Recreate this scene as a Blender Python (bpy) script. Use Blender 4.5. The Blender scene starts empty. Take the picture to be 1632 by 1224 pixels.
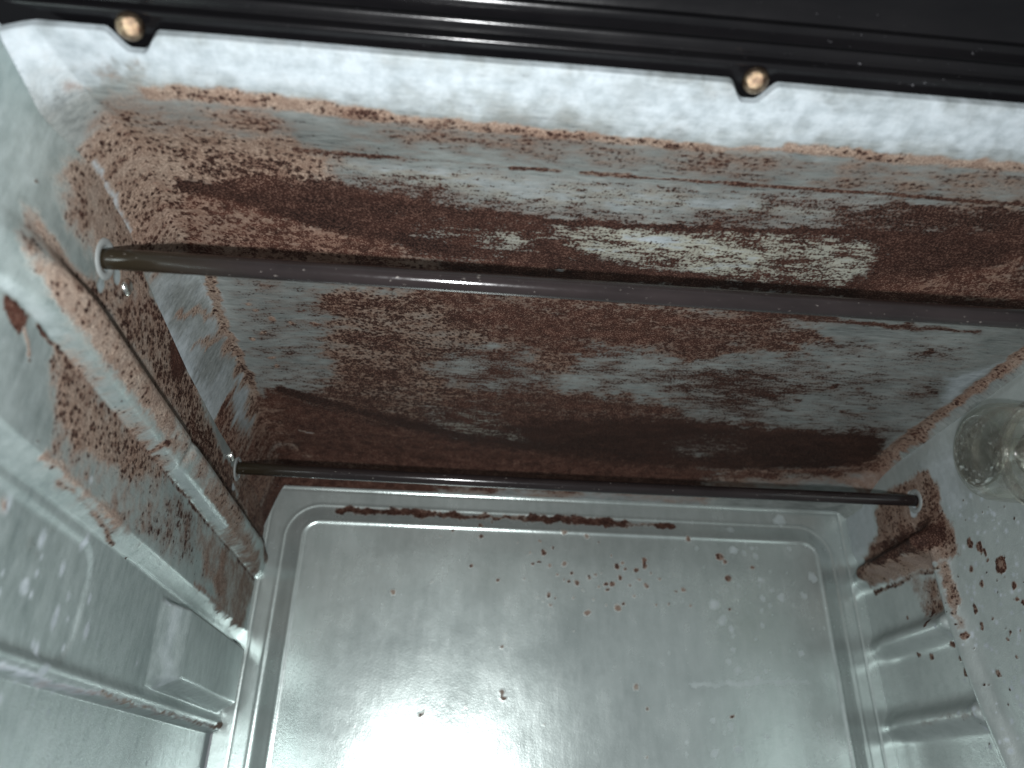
import bpy, math
import numpy as np
from mathutils import Matrix, Vector

# ---------------------------------------------------------------- scene, camera, light
S = 0.38                                   # one oven unit in metres
scene = bpy.context.scene
col = scene.collection

cam_data = bpy.data.cameras.new('camera')
cam = bpy.data.objects.new('camera', cam_data)
col.objects.link(cam)
cam_data.sensor_width = 36.0
cam_data.lens = 26.6
cam_data.clip_start = 0.005
cam_data.clip_end = 20
RC = ((0.99619389, -0.08521094, 0.01835273),
      (0.05689356, 0.47613557, -0.87752951),
      (0.06603672, 0.87523369, 0.47917130))
M = Matrix.Identity(4)
for i in range(3):
    M[i][0] = RC[0][i]; M[i][1] = -RC[1][i]; M[i][2] = -RC[2][i]
cam.matrix_world = M
cam_data.dof.use_dof = True
cam_data.dof.focus_distance = 0.265
cam_data.dof.aperture_fstop = 11.0
scene.camera = cam

world = bpy.data.worlds.new('World')
scene.world = world
world.use_nodes = True
world.node_tree.nodes['Background'].inputs[0].default_value = (0.88, 0.95, 1.0, 1)
world.node_tree.nodes['Background'].inputs[1].default_value = 0.25

# the phone's torch, a few millimetres from the lens
ld = bpy.data.lights.new('phone_torch', 'POINT')
ld.energy = 3.9
ld.color = (0.975, 0.99, 1.0)
ld.shadow_soft_size = 0.0035
torch = bpy.data.objects.new('phone_torch', ld)
torch.location = (-0.003, 0.008, -0.017)
col.objects.link(torch)

scene.view_settings.view_transform = 'Standard'
scene.view_settings.look = 'None'
scene.view_settings.exposure = 0.0
scene.view_settings.gamma = 1.0
scene.view_settings.use_curve_mapping = False
scene.cycles.max_bounces = 6
scene.cycles.diffuse_bounces = 3
scene.cycles.glossy_bounces = 3
scene.cycles.caustics_reflective = False
scene.cycles.caustics_refractive = False

# ---------------------------------------------------------------- helpers
def sstep(a, b, x):
    t = np.clip((x - a) / (b - a), 0.0, 1.0)
    return t * t * (3 - 2 * t)


def softbox(x, a, b, wa, wb):
    """1 between a and b, falling to 0 over wa below a and wb above b"""
    return sstep(a - wa, a, x) * (1 - sstep(b, b + wb, x))


_rng = np.random.RandomState(7)
_LAT = _rng.rand(128, 128)


def vnoise(x, y):
    xi = np.floor(x).astype(int); yi = np.floor(y).astype(int)
    fx = x - xi; fy = y - yi
    fx = fx * fx * (3 - 2 * fx); fy = fy * fy * (3 - 2 * fy)
    g = lambda i, j: _LAT[(xi + i) % 128, (yi + j) % 128]
    return (g(0, 0) * (1 - fx) + g(1, 0) * fx) * (1 - fy) + (g(0, 1) * (1 - fx) + g(1, 1) * fx) * fy


def fbm(x, y, oct=4):
    s = 0.0; a = 0.5; n = 0.0
    for k in range(oct):
        s = s + a * vnoise(x * 2 ** k + 17.3 * k, y * 2 ** k + 5.1 * k); n += a; a *= 0.55
    return s / n


# ---- the pressed sheet shapes, in oven units (1 unit = 0.38 m) ----
def wall_top(Y):            # height where the left wall turns into the ceiling's slanted side
    return np.interp(Y, [0.25, 0.31, 0.345, 0.40, 0.46, 0.53, 0.63, 0.75, 1.0],
                     [0.388, 0.386, 0.369, 0.3625, 0.3635, 0.349, 0.338, 0.333, 0.335])


def flare(Y):
    return 0.050 * (1 - sstep(0.22, 0.40, Y))


def x_left(Y, Z):
    Y, Z = np.broadcast_arrays(np.asarray(Y, float), np.asarray(Z, float))
    X = -0.252 - flare(Y)
    X = X - 0.011 * (1 - np.clip((Z - 0.164) / 0.013, 0, 1))                    # step at mid height
    wob = 0.0025 * (fbm(Y * 9, Z * 9 + 3, 2) - 0.5)
    # rack guide: a shelf-like ridge
    fade = sstep(0.32, 0.43, Y) * (1 - 0.35 * sstep(0.93, 1.0, Y))
    h = np.interp(Z, [0.2410, 0.2425, 0.2475, 0.2500, 0.2640, 0.2680, 0.2720, 0.2860, 0.2900], [0.0, 0.04, 0.56, 0.66, 0.95, 1.0, 0.96, 0.10, 0.0])
    X = X + 0.0185 * fade * h
    # a nick in the guide where two pressings meet
    X = X - 0.004 * np.exp(-((Y - 0.640) / 0.006) ** 2) * h
    # shallow recess towards the front
    d = np.maximum(Y - 0.556, np.abs(Z - 0.114) - 0.019)
    q = np.hypot(np.maximum(Y - 0.556, 0), np.maximum(np.abs(Z - 0.114) - 0.019, 0))
    d = np.where(d > 0, q, d) - 0.022
    X = X - 0.0024 * (1 - sstep(-0.0022, 0.0022, d))
    # raised boss at the back
    X = X + 0.020 * np.clip((Y + 0.10 * (Z - 0.115) - 0.732) / 0.030, 0, 1) * (1 - sstep(0.975, 1.0, Y)) * np.clip((Z - 0.080) / 0.010, 0, 1) * (1 - sstep(0.150, 0.158, Z))
    # lower sheet behind the curled bottom edge
    X = X + 0.004 * np.exp(-((Z - 0.069) / 0.005) ** 2)
    X = X - 0.010 * (1 - sstep(0.0585, 0.0625, Z))
    return X + wob


def bead_y(Z):
    return np.interp(Z, [-0.1, 0.03, 0.09, 0.175, 0.27, 0.30], [0.765, 0.780, 0.796, 0.812, 0.815, 0.815])


def x_right(Y, Z):
    Y, Z = np.broadcast_arrays(np.asarray(Y, float), np.asarray(Z, float))
    X = 0.560 + 0.0025 * (fbm(Y * 8, Z * 8 + 9, 2) - 0.5)
    yb = bead_y(Z)
    X = X + 0.006 * sstep(0.0, 0.03, Y - yb) * (1 - sstep(0.29, 0.31, Z))
    bead = np.exp(-((Y - yb) / 0.0130) ** 2) * (1 - sstep(0.278, 0.302, Z)) * 0.011
    ribs = 0.0
    for zc, h, w in ((0.272, 0.028, 0.0230), (0.1800, 0.017, 0.0200), (0.0865, 0.017, 0.0200)):
        zz = zc + 0.05 * (0.99 - Y) * 0
        prof = np.exp(-np.abs((Z - zz) / (0.62 * w)) ** 2.4)                 # rounded ridge
        ribs = np.maximum(ribs, h * prof * sstep(0.0, 0.022, Y - yb + 0.012) * (1 - 0.55 * sstep(0.955, 1.0, Y)))
    return X - np.maximum(bead, ribs)


def z_ceil(X, Y):
    X, Y = np.broadcast_arrays(np.asarray(X, float), np.asarray(Y, float))
    Z = np.interp(Y, [0.20, 0.305, 0.345, 0.352, 0.359, 0.396, 0.404, 0.42, 1.1],
                  [0.392, 0.389, 0.3825, 0.3820, 0.3828, 0.3925, 0.3938, 0.394, 0.394])
    Z = Z + 0.0022 * (fbm(X * 5 + 40, Y * 5, 2) - 0.5)
    # smooth pressed swelling between the rods
    Z = Z + 0.004 * np.exp(-((Y - 0.66) / 0.10) ** 2) * softbox(X, -0.15, 0.45, 0.07, 0.07)
    xl = -0.252 - flare(Y)
    t = np.clip((X - xl) / 0.018, 0, 1)
    Z = Z - (0.394 - wall_top(Y)) * (1 - t) ** 1.3
    t = np.clip((0.560 - X) / 0.015, 0, 1)
    Z = Z - 0.011 * (1 - t) ** 1.5
    # rolled back edge, rounded into the right-hand corner
    r = 0.11
    dx = np.maximum(X - (0.560 - 0.07), 0) / 0.07
    yy = Y + 0.045 * dx ** 2
    t = np.clip((yy - 0.89) / r, 0, 1.5)
    return Z - 0.024 * np.minimum(t, 1.0) ** 2.4


def groove_sdf(X, Z):
    x0, x1, z1, z0, r = -0.2115, 0.5175, 0.332, -0.20, 0.034
    cx, cz = (x0 + x1) / 2, (z0 + z1) / 2
    a = np.abs(X - cx) - ((x1 - x0) / 2 - r); b = np.abs(Z - cz) - ((z1 - z0) / 2 - r)
    return np.hypot(np.maximum(a, 0), np.maximum(b, 0)) + np.minimum(np.maximum(a, b), 0) - r


def y_back(X, Z):
    X, Z = np.broadcast_arrays(np.asarray(X, float), np.asarray(Z, float))
    d = groove_sdf(X, Z)
    t = np.clip((d + 0.0105) / 0.021, 0, 1)
    t = 0.72 * t + 0.28 * t * t * (3 - 2 * t)                    # crisp but rounded shoulders
    Y = 1.004 - 0.0080 * (1 - t)
    Y = Y - 0.007 * (Z - 0.10)                                   # the panel leans a little
    Y = Y + 0.0028 * (fbm(X * 7, Z * 7 + 20, 2) - 0.5) * (1 - sstep(-0.05, -0.011, d))
    # scored fold lines near the rim
    g = np.exp(-((Z - 0.3655) / 0.0013) ** 2) + np.exp(-((X - 0.5490) / 0.0013) ** 2) + 0.6 * np.exp(-((X + 0.2455) / 0.0013) ** 2)
    Y = Y - 0.0011 * np.exp(-((d + 0.0125) / 0.0026) ** 2) - 0.0009 * np.exp(-((d - 0.0125) / 0.0024) ** 2)   # pressed lips
    return Y + 0.0009 * g

STAMPS = [
 ('c','P',{'tan':0.08,'dark':0.17},0.00295,0.0,0,[(-0.3237,0.2741),(0.3374,0.2152),(0.9304,0.9294),(-0.7604,1.025)]),
 ('c','P',{'dark':0.05,'white':0.72},0.02367,0.00852,0,[(-0.2915,0.2991),(0.0889,0.3031),(0.0964,0.3384),(-0.1997,0.3446),(-0.2634,0.3408),(-0.303,0.3306)]),  # flange whitened to paint in the torch's brightness
 ('c','P',{'dark':0.05,'white':0.7},0.02522,0.00908,0,[(0.0893,0.3052),(0.3704,0.3049),(0.3999,0.3465),(0.0989,0.35)]),  # same painted brightness on the rest of the flange
 ('c','P',{'tan':0.32,'dark':0.36},0.00874,0.00393,0,[(-0.0808,0.355),(0.4116,0.3612),(0.4355,0.3891),(0.1089,0.3929),(-0.0942,0.3924)]),
 ('c','P',{'tan':0.55,'dark':0.4,'white':0},0.01442,0.00618,0,[(-0.2371,0.3583),(-0.2018,0.3516),(-0.1326,0.3551),(-0.1237,0.3902),(-0.1961,0.3924),(-0.243,0.3818)]),
 ('c','P',{'tan':0.5,'dark':0.32,'white':0.0},0.01171,0.00819,0,[(-0.2292,0.3308),(-0.223,0.3404),(-0.2025,0.3345),(-0.2068,0.3549),(-0.2386,0.3617)]),
 ('c','P',{'tan':0.6,'dark':0.05},0.00387,0.00232,0,[(-0.2531,0.3404),(-0.2377,0.345),(-0.2411,0.349),(-0.2522,0.3433)]),
 ('c','P',{'tan':0.06,'dark':0.48},0.00709,0.00568,0,[(-0.1264,0.4038),(0.1119,0.4056),(0.4149,0.4051),(0.4306,0.4271),(0.2676,0.4375),(0.1497,0.4429),(0.0526,0.4488),(-0.0249,0.4371),(-0.0893,0.4265)]),
 ('c','P',{'tan':0.08,'dark':0.36,'white':0.3},0.00929,0.00557,0,[(-0.1044,0.4025),(0.002,0.4041),(0.0937,0.4075),(0.1977,0.4098),(0.2954,0.4127),(0.2632,0.4277),(0.1471,0.4332),(0.0512,0.4376),(-0.0295,0.4268),(-0.0882,0.4161)]),
 ('c','P',{'tan':0.22,'dark':0.97,'red':0.3},0.00874,0.00674,0,[(-0.1947,0.4329),(-0.1514,0.4201),(-0.0895,0.4292),(-0.0249,0.4426),(0.0529,0.4517),(0.1215,0.4488),(0.2689,0.4403),(0.431,0.4218),(0.5098,0.5314),(0.3072,0.5252),(0.0382,0.5317),(-0.2348,0.5277),(-0.2197,0.4736)]),
 ('c','P',{'tan':0.3,'dark':0.8},0.01674,0.00717,0,[(0.3131,0.4093),(0.4094,0.3929),(0.4345,0.4267),(0.3313,0.4334)]),
 ('c','P',{'dark':0.62},0.01679,0.0072,0,[(0.2716,0.414),(0.3399,0.4133),(0.3393,0.4295),(0.28,0.4317)]),
 ('c','P',{'tan':0.0,'dark':0.6,'white':0.45},0.0152,0.0076,0,[(-0.0541,0.463),(0.0385,0.4547),(0.0746,0.4658),(0.0576,0.4916),(0.0068,0.5124),(-0.03,0.4994)]),
 ('c','P',{'tan':0.0,'dark':0.52,'white':0.5},0.01285,0.00771,0,[(0.0628,0.4521),(0.1513,0.4487),(0.2448,0.443),(0.3272,0.4446),(0.3408,0.48),(0.3308,0.5148),(0.2351,0.5143),(0.1498,0.5039),(0.0776,0.4862)]),
 ('c','P',{'tan':0.0,'dark':0.4,'white':0.55},0.01522,0.00761,0,[(0.1032,0.4567),(0.1831,0.4543),(0.2447,0.4552),(0.249,0.479),(0.2098,0.4885),(0.1437,0.479)]),
 ('c','P',{'tan':0.0,'dark':0.76,'white':0.2},0.01925,0.00924,0,[(-0.0953,0.4868),(-0.0248,0.4764),(0.0263,0.4892),(0.0068,0.5124),(-0.0766,0.5048)]),
 ('c','L',{'tan':0,'dark':1.0},0.00244,0.00195,0.0022,[(-0.0999,0.4397),(-0.0249,0.4468),(0.0531,0.4531),(0.127,0.4512),(0.2109,0.4467),(0.3192,0.4393),(0.4465,0.4433)]),
 ('c','P',{'tan':0.98,'dark':0.47},0.01373,0.00618,0,[(-0.2523,0.3763),(-0.2109,0.3871),(-0.1437,0.3853),(-0.1118,0.3948),(-0.1285,0.4165),(-0.1715,0.4305),(-0.202,0.4436),(-0.2286,0.5051),(-0.2348,0.5277),(-0.2717,0.4865),(-0.2723,0.437)]),
 ('c','P',{'tan':0.95,'dark':0.62},0.0157,0.00606,0,[(-0.1986,0.3999),(-0.1405,0.3894),(-0.0953,0.4),(-0.1078,0.4285),(-0.1633,0.4342),(-0.2039,0.4339)]),
 ('c','P',{'tan':0.95,'dark':0.52},0.01641,0.00633,0,[(-0.2332,0.4274),(-0.1984,0.4301),(-0.2127,0.4656),(-0.236,0.4661)]),
 ('c','P',{'tan':0.95,'dark':0.6,'red':1.0},0.00887,0.0038,0,[(-0.2182,0.4522),(-0.1853,0.45),(-0.1518,0.47),(-0.1052,0.4855),(-0.0557,0.4982),(-0.0248,0.5159),(-0.0248,0.534),(-0.2348,0.5277)]),
 ('c','P',{'tan':0.95,'dark':0.5,'red':0.6},0.01726,0.00592,0,[(-0.2422,0.4563),(-0.2186,0.4698),(-0.1959,0.4937),(-0.1825,0.5235),(-0.2521,0.483)]),
 ('c','L',{'tan':0.6,'dark':0.76,'red':1.0},0.00427,0.00267,0.00373,[(-0.0767,0.5065),(0.0388,0.5134),(0.1366,0.5171),(0.1805,0.5169)]),
 ('c','L',{'tan':0.6,'dark':0.76,'red':1.0},0.00442,0.00276,0.00387,[(0.3469,0.513),(0.4979,0.5147)]),
 ('c','P',{'tan':0.75,'dark':0.66,'red':1.0},0.01204,0.00642,0,[(0.4519,0.4508),(0.4326,0.4697),(0.3891,0.4878),(0.3497,0.4968),(0.3615,0.5191),(0.4998,0.5174)]),
 ('c','L',{'dark':0.1,'white':0.5},0.00103,0.00154,0.00128,[(-0.15,0.5009),(-0.1404,0.5039)]),
 ('c','L',{'dark':0.1,'white':0.6},0.00107,0.0016,0.0016,[(0.0763,0.5138),(0.0803,0.5151)]),
 ('c','L',{'tan':0.05,'dark':1.0,'red':0.05},0.00392,0.00245,0.00588,[(-0.2107,0.4419),(-0.1846,0.4472),(-0.1501,0.4611),(-0.1043,0.4777),(-0.0552,0.4876),(-0.0042,0.4966)]),
 ('c','L',{'tan':0.98,'dark':0.4,'white':0},0.00317,0.00238,0.00476,[(-0.2057,0.3456),(-0.1653,0.3446),(-0.1308,0.346),(-0.0865,0.3488),(-0.0564,0.3507)]),
 ('c','L',{'tan':0.95,'dark':0.44,'white':0},0.00247,0.00247,0.00329,[(-0.0644,0.3514),(-0.008,0.3519),(0.0232,0.3533),(0.0831,0.3544),(0.1374,0.3556),(0.1637,0.3551)]),
 ('c','L',{'tan':0.95,'dark':0.44,'white':0},0.00167,0.00167,0.00188,[(0.1341,0.356),(0.1596,0.3556)]),
 ('c','L',{'tan':0.8,'dark':0.1,'white':0.2},0.00167,0.00167,0.00167,[(0.1596,0.3556),(0.2053,0.3515)]),
 ('c','L',{'tan':0.95,'dark':0.42,'white':0},0.00252,0.00252,0.00399,[(0.2078,0.3492),(0.2263,0.3504),(0.2618,0.3521),(0.2975,0.353)]),
 ('c','L',{'tan':0.9,'dark':0.22,'white':0},0.00255,0.00255,0.00383,[(0.2926,0.3523),(0.3319,0.3515),(0.3765,0.3515)]),
 ('c','P',{'tan':0.5,'dark':0.3},0.00649,0.0039,0,[(0.2454,0.3626),(0.2659,0.3596),(0.2593,0.372),(0.2459,0.3723)]),
 ('c','P',{'tan':0.5,'dark':0.35},0.01097,0.00527,0,[(0.2876,0.3588),(0.3195,0.3597),(0.3212,0.3832),(0.296,0.3801)]),
 ('c','P',{'tan':0.6,'dark':0.42},0.01801,0.00675,0,[(0.3399,0.3632),(0.3868,0.3647),(0.4127,0.3971),(0.357,0.3941)]),
 ('c','L',{'tan':0.5,'dark':0.78,'red':0.6},0.00219,0.00219,0.00263,[(-0.1247,0.395),(-0.0931,0.3969),(-0.0512,0.3959)]),
 ('c','L',{'tan':0.4,'dark':0.45},0.00133,0.00177,0.00133,[(-0.0512,0.3959),(0.0267,0.3967)]),
 ('c','L',{'tan':0.5,'dark':0.75,'red':0.6},0.00134,0.00134,0.00201,[(0.0263,0.3975),(0.06,0.3971)]),
 ('c','L',{'tan':0.6,'dark':0.7,'red':0.6},0.0018,0.0018,0.00292,[(0.0782,0.3978),(0.1099,0.3969)]),
 ('c','L',{'tan':0.4,'dark':0.72,'red':0.6},0.00136,0.00136,0.00159,[(0.1102,0.3984),(0.1559,0.3974),(0.2019,0.3961),(0.244,0.396)]),
 ('c','L',{'tan':0.4,'dark':0.75,'red':0.6},0.00136,0.00136,0.00273,[(0.1836,0.3969),(0.2022,0.3968)]),
 ('c','L',{'tan':0.5,'dark':0.72,'red':0.6},0.00138,0.00138,0.00184,[(0.244,0.396),(0.2957,0.3954),(0.357,0.3941),(0.4101,0.3938)]),
 ('c','P',{'tan':0.75,'dark':0.64,'red':0.4},0.02551,0.01339,0,[(-0.1753,0.566),(-0.0248,0.5632),(0.2945,0.5632),(0.3047,0.6027),(0.2028,0.6404),(0.0963,0.7045),(0.1056,0.7749),(-0.0246,0.7742),(-0.1236,0.7694),(-0.1534,0.6812),(-0.1843,0.6128)]),
 ('c','P',{'tan':0.72,'dark':0.66,'red':0.2},0.03244,0.01363,0,[(-0.1213,0.5757),(0.0093,0.5697),(0.0197,0.6617),(-0.0248,0.7182),(0.0182,0.7697),(-0.082,0.7801),(-0.1332,0.7292),(-0.1359,0.6437)]),
 ('c','P',{'tan':0.65,'dark':0.76,'red':0.8},0.02092,0.01076,0,[(-0.058,0.5523),(0.0643,0.5483),(0.204,0.5582),(0.2888,0.5638),(0.2405,0.6169),(0.1715,0.6441),(0.0904,0.6599),(0.0375,0.6411),(-0.0014,0.5925)]),
 ('c','L',{'tan':0.5,'dark':0.78,'red':0.6},0.00451,0.00338,0.00395,[(-0.145,0.5487),(-0.0248,0.5483),(0.0872,0.5508),(0.262,0.5562),(0.3401,0.5579)]),
 ('c','L',{'tan':0.2,'dark':0.75,'red':0.5},0.00411,0.00353,0.00353,[(0.264,0.5613),(0.3864,0.5657),(0.4858,0.5672)]),
 ('c','P',{'tan':0.55,'dark':0.68,'red':0.5},0.01551,0.01117,0,[(0.203,0.5747),(0.3221,0.5711),(0.3466,0.5978),(0.3085,0.6121),(0.3581,0.6368),(0.2773,0.6311),(0.2222,0.6636),(0.1903,0.6419)]),
 ('c','P',{'tan':0.1,'dark':0.34},0.02225,0.00954,0,[(-0.2056,0.5679),(-0.137,0.5673),(-0.1254,0.6084),(-0.1469,0.6806),(-0.1362,0.7565),(-0.1826,0.7903),(-0.2168,0.7488),(-0.2203,0.6587)]),
 ('c','P',{'tan':0.05,'dark':0.44},0.02018,0.01413,0,[(-0.0314,0.6803),(0.0129,0.6525),(0.07,0.651),(0.0668,0.6817),(0.0963,0.7045),(0.0965,0.7608),(0.0396,0.7674),(0.003,0.7423),(-0.0248,0.7182)]),
 ('c','P',{'tan':0.05,'dark':0.4},0.01487,0.0119,0,[(0.1033,0.6596),(0.1372,0.6332),(0.2061,0.6527),(0.2389,0.6748),(0.2238,0.7197),(0.1537,0.7193),(0.1297,0.7005)]),
 ('c','P',{'tan':0.05,'dark':0.35,'white':0.05},0.01547,0.01238,0,[(0.2127,0.6778),(0.2795,0.6372),(0.3581,0.6368),(0.357,0.6064),(0.4237,0.5883),(0.5003,0.5704),(0.5315,0.7042),(0.5291,0.8062),(0.4615,0.8149),(0.3865,0.8063),(0.3071,0.8019),(0.2598,0.7714)]),
 ('c','P',{'tan':0.02,'dark':0.52},0.02441,0.01465,0,[(0.2294,0.6891),(0.2908,0.6686),(0.3543,0.6907),(0.3687,0.7434),(0.3143,0.7777),(0.2555,0.7565)]),
 ('c','L',{'tan':0.2,'dark':0.62},0.00267,0.00334,0.00267,[(0.2908,0.6686),(0.3455,0.6863)]),
 ('c','L',{'tan':0.2,'dark':0.62},0.00286,0.00358,0.00286,[(0.3004,0.7364),(0.3788,0.7498)]),
 ('c','L',{'tan':0.3,'dark':0.7},0.00261,0.00326,0.00326,[(0.3781,0.6515)]),
 ('c','L',{'tan':0.3,'dark':0.7},0.00259,0.00323,0.00259,[(0.391,0.6433)]),
 ('c','L',{'tan':0.3,'dark':0.7},0.00272,0.0034,0.00408,[(0.4027,0.6892)]),
 ('c','L',{'tan':0.3,'dark':0.7},0.00274,0.00342,0.00411,[(0.4326,0.6927)]),
 ('c','L',{'tan':0.3,'dark':0.7},0.00288,0.0036,0.00432,[(0.4389,0.7427)]),
 ('c','L',{'tan':0.3,'dark':0.7},0.00286,0.00357,0.00357,[(0.4666,0.7314)]),
 ('c','L',{'tan':0.3,'dark':0.7},0.0025,0.00312,0.00437,[(0.461,0.6083)]),
 ('c','L',{'tan':0.3,'dark':0.7},0.00283,0.00353,0.00565,[(0.3769,0.7276)]),
 ('c','L',{'tan':0.9,'dark':0.5},0.00179,0.00239,0.00359,[(-0.1846,0.6204)]),
 ('c','L',{'tan':0.9,'dark':0.5},0.00195,0.0026,0.0039,[(-0.1984,0.6941)]),
 ('c','L',{'tan':0.9,'dark':0.5},0.00199,0.00265,0.00331,[(-0.1963,0.7107)]),
 ('c','L',{'tan':0.9,'dark':0.5},0.00187,0.00249,0.00311,[(-0.211,0.6579)]),
 ('c','L',{'tan':0.9,'dark':0.5},0.00182,0.00242,0.00303,[(-0.1669,0.6292)]),
 ('c','L',{'tan':0.9,'dark':0.5},0.00185,0.00246,0.00308,[(-0.1966,0.6461)]),
 ('c','L',{'tan':0.9,'dark':0.5},0.00182,0.00242,0.00363,[(-0.1458,0.6277)]),
 ('c','L',{'tan':0.9,'dark':0.5},0.00174,0.00232,0.0029,[(-0.1994,0.5972)]),
 ('c','L',{'tan':0.9,'dark':0.5},0.00176,0.00235,0.00235,[(-0.1959,0.6076)]),
 ('c','P',{'tan':0.5,'dark':0.85,'red':0.6},0.02308,0.00923,0,[(-0.2071,0.7698),(-0.125,0.7843),(-0.0246,0.8056),(0.1211,0.7807),(0.2716,0.786),(0.499,0.8098),(0.5451,0.9008),(0.2284,0.9315),(-0.0244,0.9139),(-0.2197,0.88)]),
 ('c','P',{'tan':0.55,'dark':0.76,'red':0.6},0.02185,0.01311,0,[(-0.0318,0.775),(0.0792,0.7339),(0.2286,0.7375),(0.267,0.7705),(0.2005,0.8049),(0.0879,0.8128),(0.02,0.8089)]),
 ('c','P',{'tan':0.65,'dark':0.72,'red':0.3},0.02549,0.01092,0,[(-0.1484,0.7441),(-0.0667,0.7567),(-0.0103,0.7727),(-0.0245,0.8574),(-0.0999,0.8339),(-0.1693,0.7968)]),
 ('c','P',{'tan':0.05,'dark':0.98,'red':0.12},0.0177,0.00826,0,[(-0.0696,0.8271),(0.0065,0.8538),(0.0872,0.8062),(0.1991,0.7984),(0.2561,0.7846),(0.3716,0.8082),(0.474,0.7916),(0.5215,0.807),(0.5509,0.8794),(0.4797,0.9088),(0.3533,0.9172),(0.2258,0.9195),(0.098,0.9039),(-0.0086,0.8817)]),
 ('c','P',{'tan':0.0,'dark':0.62,'white':0.42},0.02301,0.0115,0,[(-0.0319,0.7983),(0.0186,0.7772),(0.0836,0.8447),(0.0946,0.873),(0.0311,0.8789),(-0.0245,0.8574)]),
 ('c','P',{'tan':0,'dark':0.62},0.02399,0.01199,0,[(0.256,0.8411),(0.3353,0.8162),(0.3731,0.8544),(0.339,0.8995),(0.2796,0.8978)]),
 ('c','P',{'tan':0.45,'dark':0.92,'white':0,'red':1.0},0.01006,0.00483,0,[(-0.2168,0.7664),(-0.183,0.7934),(-0.1295,0.8301),(-0.0709,0.8592),(0.0075,0.8875),(0.0984,0.9077),(0.2273,0.9265),(0.3992,0.9249),(0.4747,0.9172),(0.5523,0.8825),(0.5697,0.925),(0.2408,0.9915),(-0.1102,1.0133),(-0.1982,1.0246),(-0.254,1.0077),(-0.2517,0.9313),(-0.2486,0.8641),(-0.2434,0.8263),(-0.2334,0.8041)]),
 ('c','P',{'tan':0.75,'dark':0.6,'red':0.9},0.02624,0.01012,0,[(-0.2355,0.7918),(-0.2071,0.8088),(-0.204,0.8781),(-0.2375,0.9453),(-0.2509,0.8448),(-0.2484,0.801)]),
 ('c','L',{'tan':0.75,'dark':0.7,'red':0.9},0.00645,0.00484,0.00645,[(-0.2489,0.849),(-0.1909,0.9566),(-0.0912,0.9586)]),
 ('c','L',{'tan':0.7,'dark':0.62,'red':0.9},0.00672,0.00504,0.00672,[(0.3572,0.9294),(0.4412,0.9207),(0.5044,0.9057),(0.5489,0.875)]),
 ('c','P',{'tan':0.8,'dark':0.1,'white':0.35,'red':0.6},0.0255,0.0102,0,[(0.3477,0.9556),(0.4404,0.9414),(0.5217,0.9246),(0.5553,0.8572),(0.5871,0.8923),(0.5727,0.9332),(0.354,0.9778)]),
 ('c','P',{'tan':0.5,'dark':0.15,'white':0.35},0.01765,0.00662,0,[(-0.0229,0.9957),(0.3537,0.9765),(0.3593,0.9971),(-0.0228,1.0249)]),
 ('c','L',{'dark':0.1,'white':0.7},0.00156,0.00234,0.00234,[(-0.1965,0.8698),(-0.182,0.8756)]),
 ('c','L',{'tan':0.05,'dark':1.0,'white':0,'red':0},0.00515,0.00294,0.00736,[(-0.1993,0.7646),(-0.1542,0.7905),(-0.0845,0.8253),(-0.0322,0.8474)]),
 ('c','L',{'tan':0.05,'dark':0.9,'red':0},0.00477,0.00318,0.00557,[(-0.0322,0.8474),(0.0228,0.8704),(0.0958,0.8845),(0.1795,0.8975)]),
 ('c','P',{'tan':0.05,'dark':0.08,'white':0.35,'red':0},0.0125,0.0075,0,[(-0.2561,0.5053),(-0.2187,0.5551),(-0.2266,0.6594),(-0.2332,0.7961),(-0.243,0.8297),(-0.2632,0.8524),(-0.2595,0.7538),(-0.2568,0.6279),(-0.2583,0.5562)]),
 ('c','P',{'tan':0.0,'dark':0.04,'white':0.05},0.00692,0.00664,0,[(-0.2452,0.5377),(-0.2371,0.5781),(-0.2402,0.6172),(-0.2471,0.5967),(-0.249,0.5605)]),
 ('c','P',{'tan':0.0,'dark':0.04,'white':0.0},0.01262,0.00757,0,[(-0.2416,0.6375),(-0.2348,0.6826),(-0.2385,0.7336),(-0.246,0.7037),(-0.2459,0.6545)]),
 ('c','L',{'tan':0.98,'dark':0.52},0.00392,0.00392,0.00555,[(-0.2245,0.5467),(-0.2286,0.5945),(-0.2319,0.6484),(-0.2319,0.6966),(-0.232,0.7507),(-0.2347,0.8107),(-0.2381,0.8637)]),
 ('c','L',{'tan':0.85,'dark':0.35},0.00178,0.00297,0.00178,[(-0.2465,0.6139),(-0.2377,0.6489)]),
 ('c','L',{'tan':0.85,'dark':0.35},0.00168,0.00281,0.00196,[(-0.2468,0.5655),(-0.2386,0.6078)]),
 ('c','L',{'tan':0.3,'dark':0.1,'white':0.7},0.00175,0.00219,0.00109,[(-0.2505,0.3907),(-0.2505,0.4061),(-0.2512,0.4314),(-0.2518,0.4614)]),
 ('c','L',{'tan':0,'dark':0.05,'white':0.6},0.00347,0.00347,0.00347,[(-0.2568,0.5286),(-0.2557,0.5685),(-0.2528,0.6131),(-0.2548,0.6857),(-0.2561,0.7533)]),
 ('c','P',{'tan':0.1,'dark':0.1,'white':0.5},0.01333,0.006,0,[(-0.2485,0.6693),(-0.2377,0.7587),(-0.2395,0.787),(-0.2492,0.7254)]),
 ('c','L',{'tan':0.8,'dark':0.55,'white':0,'red':0.8},0.00417,0.00417,0.00556,[(-0.2494,0.7298),(-0.2521,0.7853),(-0.252,0.8509)]),
 ('c','P',{'tan':0.85,'dark':0.58,'red':0.8},0.00999,0.00719,0,[(-0.2548,0.8318),(-0.2385,0.955),(-0.2383,0.9806),(-0.2622,0.9548)]),
 ('c','L',{'tan':0.98,'dark':0.46,'white':0.1,'red':0.5},0.00343,0.00274,0.00652,[(0.5506,0.5716),(0.5466,0.6606),(0.5449,0.7263),(0.5464,0.7943)]),
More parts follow.
